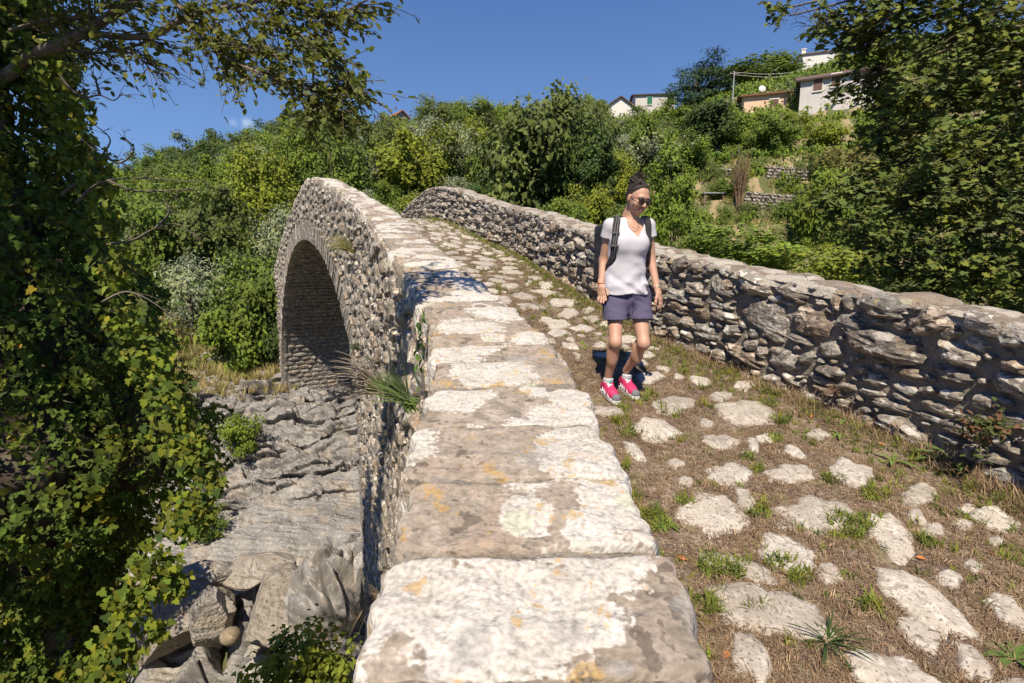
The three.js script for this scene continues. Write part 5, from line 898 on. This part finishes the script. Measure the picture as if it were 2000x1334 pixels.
// ---------------------------------------------------------------- the walking woman: shapes joined as distance fields, meshed by surface nets
function net(f, lo, hi, h, uvk = 3) {
  const nx = Math.ceil((hi.x - lo.x) / h) + 1, ny = Math.ceil((hi.y - lo.y) / h) + 1, nz = Math.ceil((hi.z - lo.z) / h) + 1, F = new Float32Array(nx * ny * nz), id = new Int32Array(nx * ny * nz).fill(-1), P = [], I = [];
  const at = (i, j, k) => (k * ny + j) * nx + i;
  for (let k = 0; k < nz; k++) for (let j = 0; j < ny; j++) for (let i = 0; i < nx; i++) F[at(i, j, k)] = f(lo.x + i * h, lo.y + j * h, lo.z + k * h);
  const E = [[0, 1], [0, 2], [0, 4], [1, 3], [1, 5], [2, 3], [2, 6], [3, 7], [4, 5], [4, 6], [5, 7], [6, 7]];
  for (let k = 0; k < nz - 1; k++) for (let j = 0; j < ny - 1; j++) for (let i = 0; i < nx - 1; i++) {
    const v = []; let m = 0; for (let c = 0; c < 8; c++) { v[c] = F[at(i + (c & 1), j + (c >> 1 & 1), k + (c >> 2))]; if (v[c] < 0) m |= 1 << c; }
    if (m === 0 || m === 255) continue; let x = 0, y = 0, z = 0, n = 0;
    for (const [a, b] of E) if ((v[a] < 0) !== (v[b] < 0)) { const t = v[a] / (v[a] - v[b]); x += lerp(a & 1, b & 1, t); y += lerp(a >> 1 & 1, b >> 1 & 1, t); z += lerp(a >> 2, b >> 2, t); n++; }
    id[at(i, j, k)] = P.length / 3; P.push(lo.x + (i + x / n) * h, lo.y + (j + y / n) * h, lo.z + (k + z / n) * h);
  }
  const quad = (a, b, c, d, s) => { if (a < 0 || b < 0 || c < 0 || d < 0) return; s ? I.push(a, b, c, a, c, d) : I.push(a, c, b, a, d, c); };
  for (let k = 1; k < nz - 1; k++) for (let j = 1; j < ny - 1; j++) for (let i = 1; i < nx - 1; i++) {
    const s = F[at(i, j, k)] < 0;
    if (s !== F[at(i + 1, j, k)] < 0) quad(id[at(i, j - 1, k - 1)], id[at(i, j, k - 1)], id[at(i, j, k)], id[at(i, j - 1, k)], s);
    if (s !== F[at(i, j + 1, k)] < 0) quad(id[at(i - 1, j, k - 1)], id[at(i - 1, j, k)], id[at(i, j, k)], id[at(i, j, k - 1)], s);
    if (s !== F[at(i, j, k + 1)] < 0) quad(id[at(i - 1, j - 1, k)], id[at(i, j - 1, k)], id[at(i, j, k)], id[at(i - 1, j, k)], s);
  }
  const N = [], U = [], e = h * .5;
  for (let i = 0; i < P.length; i += 3) { const x = P[i], y = P[i + 1], z = P[i + 2], g = V(f(x + e, y, z) - f(x - e, y, z), f(x, y + e, z) - f(x, y - e, z), f(x, y, z + e) - f(x, y, z - e)).normalize(); N.push(g.x, g.y, g.z); U.push((x + z * .4) * uvk, (y + z * .3) * uvk); }
  const g = new THREE.BufferGeometry(); g.setAttribute('position', new THREE.Float32BufferAttribute(P, 3)); g.setAttribute('normal', new THREE.Float32BufferAttribute(N, 3)); g.setAttribute('uv', new THREE.Float32BufferAttribute(U, 2)); g.setIndex(I); return g;
}
const smin = (a, b, k) => { const h = Math.max(k - Math.abs(a - b), 0) / k; return Math.min(a, b) - h * h * k * .25; };
const smax = (a, b, k) => -smin(-a, -b, k);
const cone = (x, y, z, a, b, r0, r1) => { const dx = b.x - a.x, dy = b.y - a.y, dz = b.z - a.z, px = x - a.x, py = y - a.y, pz = z - a.z, t = clamp((px * dx + py * dy + pz * dz) / (dx * dx + dy * dy + dz * dz)); return Math.hypot(px - dx * t, py - dy * t, pz - dz * t) - lerp(r0, r1, t); };
const ell = (x, y, z, c, rx, ry, rz) => { const a = (x - c.x) / rx, b = (y - c.y) / ry, d = (z - c.z) / rz, q = Math.sqrt(a * a + b * b + d * d); return q < 1e-6 ? -Math.min(rx, ry, rz) : (q - 1) * q / Math.sqrt(a * a / (rx * rx) + b * b / (ry * ry) + d * d / (rz * rz)) ; };
const PZ = 4.0, ORG = W(1207, 772, PZ); ORG.y = deckY(stationOf(ORG.x, PZ)[0]) + .01;
const J = (px, py, dz = 0) => W(px, py, PZ - dz).sub(ORG);
const woman = thing('person', 'woman in a white T-shirt, purple shorts and sunglasses walking down the path, smiling', 'person', ORG.toArray());
{
  const add = (name, g, m, parent = woman) => { const o = new THREE.Mesh(g, m); o.name = numbered(name); o.castShadow = o.receiveShadow = true; parent.add(o); return o; };
  const skin = flat(.47, .27, .185, { roughness: .55 }), shirtM = std({ color: new THREE.Color(.50, .49, .535), bumpMap: TX.grain, bumpScale: .0015, roughness: .9 }), shortsM = std({ color: new THREE.Color(.088, .078, .14), bumpMap: TX.grain, bumpScale: .003, roughness: .95 }), hairM = flat(.020, .012, .009, { roughness: .7 });
  const sR = J(1192, 440, .02), sL = J(1266, 440, -.02), eR = J(1179, 508, -.06), eL = J(1271, 506, -.05), wR = J(1174, 556, .02), wL = J(1284, 567, .04), nk = J(1233, 432, 0), hd = J(1245.5, 388, .05);
  const hipR = J(1201, 585, .0), hipL = J(1246, 585, -.03), kR = J(1202, 669, .16), kL = J(1257, 671, .14), aR = J(1187, 741, 0), aL = J(1223, 724, -.10), tR = J(1199, 772, .12), tL = J(1238, 764, .03);
  const gy = q => deckY(stationOf(q.x + ORG.x, -(q.z + ORG.z))[0]) - ORG.y + .012;
  const yaw = .22, cy = Math.cos(yaw), sy = Math.sin(yaw);
  // torso: stacked ellipses along the spine, turned a little
  const chestC = J(1227, 480), hemC = J(1222, 575), yHem = J(1222, 574).y, yWaist = J(1222, 536).y, ySh = nk.y - .012;
  const prof = (tab) => mono(tab.map(q => q[0]), tab.map(q => q[1]));
  const ys = [yHem - .08, yHem, yWaist, J(0, 515).y, J(0, 487).y, J(0, 465).y, J(0, 447).y, ySh, ySh + .05];
  const hw = mono(ys, [.168, .164, .142, .136, .145, .150, .142, .085, .05]), hd2 = mono(ys, [.125, .118, .102, .102, .118, .108, .088, .06, .05]), cxs = mono([yHem - .08, yHem, yWaist, chestC.y, ySh], [hemC.x, hemC.x, J(1222, 536).x, chestC.x, nk.x - .012]), czs = mono([yHem - .08, yHem, chestC.y, ySh], [-.01, -.01, 0, -.01]);
  const torso = (x, y, z, gr) => { const yy = clamp(y, ys[0], ySh + .03), a = hw(yy) + gr, b = hd2(yy) + gr, dx = x - cxs(yy), dz = z - czs(yy), u = dx * cy - dz * sy, w = dx * sy + dz * cy, q = Math.sqrt(u * u / (a * a) + w * w / (b * b)); let d = (q - 1) * Math.min(a, b) * (q > 1 ? 1.0 : 1); return d; };
  const front = (x, y, z) => { const dx = x - cxs(y), dz = z - czs(y); return [dx * cy - dz * sy, dx * sy + dz * cy]; };
  const bustR = chestC.clone().add(V(-.062, .012, .085)), bustL = chestC.clone().add(V(.066, .012, .070));
  const upper = (x, y, z, gr) => { let d = smax(torso(x, y, z, gr), y - (ySh + .02), .04); d = smin(d, ell(x, y, z, bustR, .062 + gr, .060 + gr, .050 + gr), .05); d = smin(d, ell(x, y, z, bustL, .062 + gr, .060 + gr, .050 + gr), .05); d = smin(d, cone(x, y, z, nk.clone().add(V(0, -.035, -.01)), sR, .045 + gr, .043 + gr), .05); return smin(d, cone(x, y, z, nk.clone().add(V(0, -.035, -.01)), sL, .045 + gr, .043 + gr), .05); };
  const ang = V(0, 0, 0), hq = new THREE.Quaternion().setFromEuler(new THREE.Euler(.40, .42, -.08, 'YXZ')), hqi = hq.clone().invert();
  const body = (x, y, z) => {
    let d = 1;
    if (y > yHem - .12) { d = smax(upper(x, y, z, -.006), yHem + .01 - y, .03); d = smin(d, cone(x, y, z, nk.clone().add(V(0, -.03, -.012)), hd.clone().add(V(-.012, -.045, -.035)), .050, .047), .03);
      d = smin(d, smin(cone(x, y, z, sR, eR, .044, .034), cone(x, y, z, eR, wR, .035, .024), .02), .02); d = smin(d, smin(cone(x, y, z, sL, eL, .044, .034), cone(x, y, z, eL, wL, .035, .024), .02), .02); }
    if (y < yHem + .15) { let l = ell(x, y, z, hipR.clone().lerp(hipL, .5).add(V(0, .02, -.02)), .140, .105, .092);
      for (const [h, k, a] of [[hipR, kR, aR], [hipL, kL, aL]]) { l = smin(l, cone(x, y, z, h, k, .078, .044), .03); const cal = k.clone().lerp(a, .3).add(V(0, 0, -.022)); let c = smin(cone(x, y, z, k, a, .041, .031), ell(x, y, z, cal, .044, .10, .046), .03); c = smin(c, ell(x, y, z, k.clone().add(V(0, .005,   .004)), .030, .040, .032), .03); l = smin(l, c, .025); }
      d = smin(d, l, .03); }
    return d;
  };
  const gs = [net(body, V(-.30, .03, -.30), V(.42, nk.y + .10, .32), .010)];
  // hands: palm, four curled fingers, thumb
  const hand = (w, k, tip, inn, seed, curl) => {
    const dir = k.clone().sub(w).normalize(), sd = inn.clone().addScaledVector(dir, -inn.dot(dir)).normalize(), nm = dir.clone().cross(sd).normalize(); const pc = w.clone().addScaledVector(dir, .045), ch = [];
    for (let i = 0; i < 4; i++) { const o = (i - 1.5) * .0185, l = [.068, .078, .074, .058][i], b = w.clone().addScaledVector(dir, .078 - Math.abs(i - 1.2) * .004).addScaledVector(sd, -o); let p = b, d = dir.clone().addScaledVector(sd, -o * 3).normalize(); const r = [.0088, .0092, .0088, .0078][i]; for (const [f, c] of [[.45, .25], [.32, .5], [.26, .6]]) { d = d.clone().addScaledVector(nm, curl * c * (1 + .25 * n3(seed, i, f * 9))).normalize(); const q = p.clone().addScaledVector(d, l * f); ch.push([p, q, r * (1 - .25 * (1 - f)), r * .85]); p = q; } }
    let p = w.clone().addScaledVector(dir, .022).addScaledVector(sd, .026); for (const [l, a] of [[.036, .75], [.028, .35], [.022, .1]]) { const q = p.clone().addScaledVector(dir, l * .9).addScaledVector(sd, l * a * .8).addScaledVector(nm, l * .35); ch.push([p, q, .0108, .0092]); p = q; }
    const f = (x, y, z) => { const v = V(x, y, z).sub(pc), a = v.dot(sd), b = v.dot(dir), c = v.dot(nm); let d = ell(a, b, c, ang, .040, .052, .0165); d = smin(d, cone(x, y, z, w.clone().addScaledVector(dir, -.03), w.clone().addScaledVector(dir, .02), .0235, .024), .02); for (const [s, e, r0, r1] of ch) d = smin(d, cone(x, y, z, s, e, r0, r1), .007); return d; };
    const lo = w.clone(), hi = w.clone(); for (const [s, e] of ch) { lo.min(s).min(e); hi.max(s).max(e); } return net(f, lo.addScalar(-.045), hi.addScalar(.045), .0034);
  };
  gs.push(hand(wR, J(1177, 580, .05), 0, V(.8, 0, .6), 3, .55), hand(wL, J(1291, 588, .05), 0, V(-.55, 0, .8), 5, .75));
  // head with face
  const hl = (x, y, z) => V(x - hd.x, y - hd.y, z - hd.z).applyQuaternion(hqi);
  const headF = (X, Y, Z) => { const p = hl(X, Y, Z), x = p.x, y = p.y, z = p.z, ax = Math.abs(x);
    let d = ell(x, y, z, V(0, .028, -.012), .074, .088, .092); d = smin(d, ell(x, y, z, V(0, -.035, .022), .058, .072, .062), .035); d = smin(d, ell(x, y, z, V(0, -.088, .052), .024, .020, .022), .03);
    d = smin(d, ell(ax, y, z, V(.036, -.025, .058), .028, .026, .022), .02); d = smin(d, ell(x, y, z, V(0, .028, .072), .05, .014, .014), .02);
    d = smax(d, -ell(ax, y, z, V(.031, .008, .094), .021, .014, .018), .012); d = smin(d, cone(x, y, z, V(0, .012, .080), V(0, -.026, .103), .009, .0135), .008); d = smin(d, ell(ax, y, z, V(.012, -.030, .092), .009, .008, .010), .006);
    d = smax(d, -ell(x, y, z, V(0, -.058 + ax * .25, .090), .026, .011, .022), .004); d = smin(d, ell(x, y, z, V(0, -.0465 + ax * .16, .083), .026, .0055, .010), .004); d = smin(d, ell(x, y, z, V(0, -.0705 + ax * .22, .080), .022, .0065, .010), .004);
    d = smin(d, ell(ax, y, z, V(.074, -.004, -.008), .010, .030, .018), .008); d = smin(d, cone(x, y, z, V(0, -.06, -.025), V(0, -.15, -.04), .047, .047), .02); return d; };
  gs.push(net(headF, hd.clone().add(V(-.13, -.15, -.14)), hd.clone().add(V(.14, .14, .15)), .0038));
  add('body', mergeGeometries(gs), skin);
  const HL = g => { g.applyQuaternion(hq); g.translate(hd.x, hd.y, hd.z); return g; };
  const eb = (x, y, z, rx, ry, rz) => { const g = new THREE.SphereGeometry(1, 14, 10); g.scale(rx, ry, rz); g.translate(x, y, z); return g; };
  add('teeth', HL(eb(0, -.0585, .074, .021, .0065, .012)), flat(.80, .76, .70, { roughness: .3 }));
  add('lips', HL(mergeGeometries([limb([V(-.027, -.047, .078), V(-.012, -.046, .093), V(0, -.048, .0955), V(.012, -.046, .093), V(.027, -.047, .078)], .0035, .0035, 6, 16), limb([V(-.027, -.047, .078), V(-.014, -.066, .089), V(0, -.071, .091), V(.014, -.066, .089), V(.027, -.047, .078)], .004, .004, 6, 16)])), flat(.45, .17, .14, { roughness: .45 }));
  // hair: swept back into a loose knot
  const hairF = (X, Y, Z) => { const p = hl(X, Y, Z), x = p.x, y = p.y, z = p.z; let d = ell(x, y, z, V(0, .035, -.018), .0795, .0925, .0975); const line = z - (.055 - .60 * Math.max(0, .075 - y) - .25 * Math.abs(x)); d = smax(d, line, .012); d = smax(d, -(y + .062 + .3 * Math.min(0, z)), .02); const st = .0035 * Math.sin((x * 1.6 + .4 * n3(x * 30, y * 30, z * 30) * .05) * 420 + z * 60) + .006 * n3(x * 40, y * 40, z * 40); d += st * .35;
    let k = ell(x, y, z, V(-.014, .112, -.062), .054, .038, .050) + .013 * n3(x * 55 + 3, y * 55, z * 55) + .004 * Math.sin(x * 300 + y * 210); return smin(d, k, .018); };
  const hair = add('hair', net(hairF, hd.clone().add(V(-.16, -.12, -.20)), hd.clone().add(V(.16, .22, .14)), .0036), hairM);
  { const R = mulberry(4), g = []; for (let i = 0; i < 80; i++) { const a = R() * 6.28, b = R() * 1.2, c = V(-.012, .116, -.062), d = V(Math.cos(a) * b, .7 + .6 * R(), Math.sin(a) * b).normalize(), s = c.clone().addScaledVector(d, .03), e = c.clone().addScaledVector(d, .045 + .028 * R()).add(rnd3(R).multiplyScalar(.02)); g.push(HL(limb([s, s.clone().lerp(e, .5).add(rnd3(R).multiplyScalar(.01)), e], .003, .0012, 4, 4))); } for (let i = 0; i < 40; i++) { const sx = R() < .5 ? -1 : 1, u = R(), s = V(sx * (.03 + .05 * u), .115 - .10 * u * u, .035 - .05 * u), e = s.clone().add(V(sx * (.004 + .012 * R()), .006 + .01 * R() - .03 * u, -.015 - .02 * R())); g.push(HL(limb([s, s.clone().lerp(e, .5).add(V(sx * .008, .006, 0)), e], .0016, .0006, 4, 4))); } add('hair_strands', mergeGeometries(g), hairM); }
  // sunglasses
  const sg = add('sunglasses', HL(mergeGeometries([...[-1, 1].flatMap(s => { const r = new THREE.TorusGeometry(.0235, .0027, 8, 26); r.scale(1.06, .95, 1); r.rotateY(s * .16); r.translate(s * .031, .004, .0965); return [r, limb([V(s * .054, .010, .092), V(s * .070, .012, .055), V(s * .076, .010, 0)], .0026, .0026, 6, 8)]; }), limb([V(-.009, .008, .100), V(0, .011, .103), V(.009, .008, .100)], .0026, .0026, 6, 6)])), flat(.03, .018, .015, { roughness: .25 }));
  for (const s of [-1, 1]) { const g = new THREE.SphereGeometry(1, 18, 10); g.scale(.0235, .0215, .004); g.rotateY(s * .16); g.translate(s * .031, .004, .0965); add('lens', HL(g), new THREE.MeshPhysicalMaterial({ color: new THREE.Color(.035, .018, .016), roughness: .08, clearcoat: 1, clearcoatRoughness: .05 }), sg); }
  // T-shirt: loose below the bust, cap sleeves, V neck
  const slR = sR.clone().lerp(eR, .34), slL = sL.clone().lerp(eL, .34), vY = J(1238, 466).y;
  const shirtF = (x, y, z) => {
    const low = sstep(chestC.y, yHem, y); let g = .010 + .014 * low; g += .013 * low * Math.sin((x * .9 + y * 1.0) * 40 + 5 * n3(x * 6, y * 6, z * 6)) * (.5 + .7 * n3(x * 5, y * 7, z * 5 + 3)) + .006 * n3(x * 9, y * 16, z * 9) * (.4 + low) + .016 * low * (.45 - 1.5 * Math.abs(n3(x * 6 + y * 4, y * 8 - x * 6, z * 3 + 2)));
    let d = upper(x, y, z, g); const along = (q, s, e) => ((x - q.x) * (e.x - s.x) + (y - q.y) * (e.y - s.y) + (z - q.z) * (e.z - s.z)) / e.distanceTo(s);
    d = smin(d, Math.max(cone(x, y, z, sR, sR.clone().lerp(eR, .5), .052, .064), along(slR, sR, eR)), .012); d = smin(d, Math.max(cone(x, y, z, sL, sL.clone().lerp(eL, .5), .052, .064), along(slL, sL, eL)), .012);
    d = Math.max(d, yHem + .006 * Math.sin(x * 30) + .01 * (x - hemC.x) - y);
    const [u, w] = front(x, y, z); const uu = u - .018; d = Math.max(d, -(w > -.02 ? Math.max(Math.abs(uu) - clamp((y - vY) * .80, 0, .062), vY - y) : Math.max(Math.abs(uu) - .062, ySh - .02 - y)));
    return d;
  };
  add('shirt', net(shirtF, V(-.24, yHem - .04, -.24), V(.34, nk.y + .06, .26), .0065, 8), shirtM);
  // shorts
  const yTop = yHem + .06, sR2 = hipR.clone().lerp(kR, .52), sL2 = hipL.clone().lerp(kL, .52);
  const shortsF = (x, y, z) => { const wr = .004 * n3(x * 10, y * 18, z * 10) + .0015 * Math.sin(y * 90 + x * 20 + 5 * n3(x * 8, y * 8, z * 8)); let d = ell(x, y, z, hipR.clone().lerp(hipL, .5).add(V(0, .03, -.015)), .188, .17, .138); let a = cone(x, y, z, hipR, sR2, .098, .092), b = cone(x, y, z, hipL, sL2, .100, .094); d = smin(d, smin(a, b, .015), .03) + wr; d = Math.max(d, y - yTop, J(1200, 621).y + .02 * (x) * .6 - y); return d; };
  add('shorts', net(shortsF, V(-.26, J(0, 632).y, -.26), V(.36, yTop + .03, .30), .0075, 8), shortsM);
  add('drawstring', mergeGeometries([limb([V(hemC.x + .02, yHem + .01, .150), V(hemC.x + .03, yHem - .03, .158), V(hemC.x + .025, yHem - .06, .160)], .003, .003, 5), limb([V(hemC.x + .03, yHem + .01, .150), V(hemC.x + .045, yHem - .02, .157), V(hemC.x + .05, yHem - .045, .158)], .003, .003, 5)]), shortsM);
  // trail shoes
  const pink = flat(.48, .026, .115, { roughness: .6 }), soleM = flat(.55, .55, .56, { roughness: .8 }), toeM = flat(.16, .16, .18), laceM = flat(.72, .74, .76), teal = flat(.05, .42, .42), sockM = flat(.55, .56, .60);
  for (const [a, t, k] of [[aR, tR, kR], [aL, tL, kL]]) {
    const g0 = gy(a), heel = V(a.x - (t.x - a.x) * .35, g0 + .045, a.z - (t.z - a.z) * .35), toe = V(t.x, gy(t) + .036, t.z), dir = V(toe.x - heel.x, 0, toe.z - heel.z).normalize(); toe.copy(heel).addScaledVector(dir, .205); toe.y = gy(toe) + .034; heel.y = gy(heel) + .048; const side = V(-dir.z, 0, dir.x), ball = heel.clone().lerp(toe, .68), ins = heel.clone().lerp(toe, .3).add(V(0, .035, 0)), col = V(a.x, heel.y + .045, a.z);
    const sl = (x, z) => lerp(heel.y - .048, toe.y - .034, clamp(((x - heel.x) * dir.x + (z - heel.z) * dir.z) / .205, -.3, 1.3));
    const up = (x, y, z) => { let d = cone(x, y, z, heel, ball, .040, .043); d = smin(d, cone(x, y, z, ball, toe, .043, .032), .02); d = smin(d, cone(x, y, z, ins, ball, .036, .030), .03); d = smin(d, cone(x, y, z, heel.clone().add(V(0, .02, 0)).addScaledVector(dir, .02), col, .041, .043), .02); return Math.max(d, sl(x, z) + .020 - y, y - (col.y + .012)); };
    const lo = heel.clone().min(toe).addScalar(-.075), hi = heel.clone().max(toe).addScalar(.075); hi.y += .08; lo.y -= .02;
    const shoe = add('shoe', net(up, lo, hi, .006), pink);
    add('sole', net((x, y, z) => Math.max(Math.min(cone(x, sl(x, z) + .01, z, heel.clone().setY(sl(x, z) + .01), ball.clone().setY(sl(x, z) + .01), .043, .047), cone(x, sl(x, z) + .01, z, ball.clone().setY(sl(x, z) + .01), toe.clone().setY(sl(x, z) + .01), .047, .037)), y - sl(x, z) - .026, sl(x, z) - .004 - y), lo, hi, .006), soleM, shoe);
    add('toe_cap', net((x, y, z) => Math.max(up(x, y, z) - .004, -((x - toe.x) * dir.x + (z - toe.z) * dir.z + .002)), lo, hi, .006), toeM, shoe);
    const ls = []; for (let i = 0; i < 5; i++) { const c = ins.clone().lerp(ball, .05 + i * .22).add(V(0, .040 - i * .0015, 0)), s = .026; ls.push(limb([c.clone().addScaledVector(side, -s).add(V(0, -.013, 0)), c.clone().add(V(0, .004, 0)), c.clone().addScaledVector(side, s).add(V(0, -.013, 0)).addScaledVector(dir, .012)], .0062, .0062, 6, 8)); }
    add('lace', mergeGeometries(ls), laceM, shoe);
    const st = []; for (const s of [-1, 1]) for (let i = 0; i < 4; i++) { const c = heel.clone().lerp(toe, .22 + i * .17).addScaledVector(side, s * .043); st.push(limb([c.clone().add(V(0, .028, 0)).addScaledVector(side, -s * .010), c.clone().add(V(0, .006, 0)), c.clone().add(V(0, -.016, 0)).addScaledVector(dir, .014)], .0065, .0065, 5, 6)); }
    add('side_stripe', mergeGeometries(st), laceM, shoe);
    add('tongue', net((x, y, z) => cone(x, y, z, ins.clone().add(V(0, .022, 0)), V(a.x, col.y + .012, a.z).addScaledVector(dir, .036), .022, .020), lo, hi.clone().add(V(0, .02, 0)), .006), teal, shoe);
    add('sock', net((x, y, z) => Math.max(cone(x, y, z, V(a.x, col.y - .03, a.z), a.clone().lerp(k, .16), .041, .039), y - (col.y + .035)), lo, hi.clone().add(V(.03, .06, .05)), .006), sockM);
  }
  add('bracelet', (() => { const g = new THREE.TorusGeometry(.029, .0035, 8, 24); g.rotateX(Math.PI / 2 - .3); const c = wL.clone().lerp(eL, .10); g.translate(c.x, c.y, c.z); return g; })(), flat(.62, .58, .52, { metalness: .6, roughness: .35 }));
  add('bracelet', (() => { const g = new THREE.TorusGeometry(.029, .003, 8, 24); g.rotateX(Math.PI / 2); const c = wR.clone().lerp(eR, .06); g.translate(c.x, c.y, c.z); return g; })(), flat(.42, .06, .05));
  add('necklace', limb([nk.clone().add(V(-.055, .012, .045)), nk.clone().add(V(-.02, -.045, .098)), nk.clone().add(V(.012, -.062, .100)), nk.clone().add(V(.05, -.02, .065))], .0016, .0016, 5, 16), flat(.3, .2, .12, { metalness: .5 }));
  // backpack worn on her back
  const packO = thing('backpack', 'dark backpack on the back of the walking woman, black straps over her shoulders', 'backpack', ORG.toArray());
  const black = std({ color: new THREE.Color(.022, .022, .024), bumpMap: TX.grain, bumpScale: .002, roughness: .8 }), bc = V(chestC.x - .045, chestC.y - .055, -.205);
  add('bag', net((x, y, z) => { const dx = x - bc.x, dz = z - bc.z, u = dx * cy - dz * sy, w = dx * sy + dz * cy, q = [Math.abs(u) - .135, Math.abs(y - bc.y) - .20, Math.abs(w) - .072]; return Math.hypot(Math.max(q[0], 0), Math.max(q[1], 0), Math.max(q[2], 0)) + Math.min(0, Math.max(...q)) - .03 + .006 * n3(x * 12, y * 12, z * 12); }, bc.clone().add(V(-.26, -.27, -.2)), bc.clone().add(V(.26, .27, .2)), .011, 6), black, packO);
  const strap = (pts, wd, th, mat, parent) => { const cv = new THREE.CatmullRomCurve3(pts), P = [], I = [], U = [], n = 40; for (let i = 0; i <= n; i++) { const c = cv.getPoint(i / n), t = cv.getTangent(i / n); let e = .004, o = V(shirtF(c.x + e, c.y, c.z) - shirtF(c.x - e, c.y, c.z), shirtF(c.x, c.y + e, c.z) - shirtF(c.x, c.y - e, c.z), shirtF(c.x, c.y, c.z + e) - shirtF(c.x, c.y, c.z - e)).normalize(); if (!(o.lengthSq() > .5)) o = V(0, 1, 0); const d0 = Math.min(upper(c.x, c.y, c.z, .012), .2); c.addScaledVector(o, -d0 + .004); const s = t.clone().cross(o).normalize(); for (const [a, b] of [[-1, 0], [-.9, 1], [.9, 1], [1, 0]]) { const p = c.clone().addScaledVector(s, a * wd / 2).addScaledVector(o, b * th); P.push(p.x, p.y, p.z); U.push(a, i * .1); } } for (let i = 0; i < n; i++) for (let k = 0; k < 4; k++) { const a = i * 4 + k, b = i * 4 + (k + 1) % 4; I.push(a, a + 4, b, b, a + 4, b + 4); } let g = new THREE.BufferGeometry(); g.setAttribute('position', new THREE.Float32BufferAttribute(P, 3)); g.setAttribute('uv', new THREE.Float32BufferAttribute(U, 2)); g.setIndex(I); g = toCreasedNormals(g, .6); return add('strap', g, mat, parent); };
  const pR = [J(1206, 431, -.09), J(1205, 426, -.02), J(1204, 434, .06), J(1202, 455, .11), J(1200, 480, .12), J(1196, 505, .08), J(1189, 522, .0), J(1186, 535, -.08)], pL = [J(1256, 432, -.10), J(1259, 428, -.03), J(1265, 440, .04), J(1269, 460, .07), J(1270, 480, .06), J(1269, 500, .02), J(1266, 520, -.04)];
  const s1 = strap(pR, .052, .012, black, packO), s2 = strap(pL, .050, .012, black, packO), lt = flat(.13, .13, .135);
  strap(pR.slice(1, 6).map(p => p.clone().add(V(.010, 0, .016))), .005, .020, lt, s1).name = numbered('webbing'); strap(pR.slice(1, 6).map(p => p.clone().add(V(-.010, 0, .014))), .005, .020, lt, s1).name = numbered('webbing');
  for (const [i, f] of [[3, 0], [4, 0]]) { const c = pR[i]; const g = new THREE.BoxGeometry(.056, .012, .022); g.translate(c.x, c.y, c.z + .016); add('buckle', g, flat(.10, .10, .10), s1); }
}
renderer.render(scene, camera);
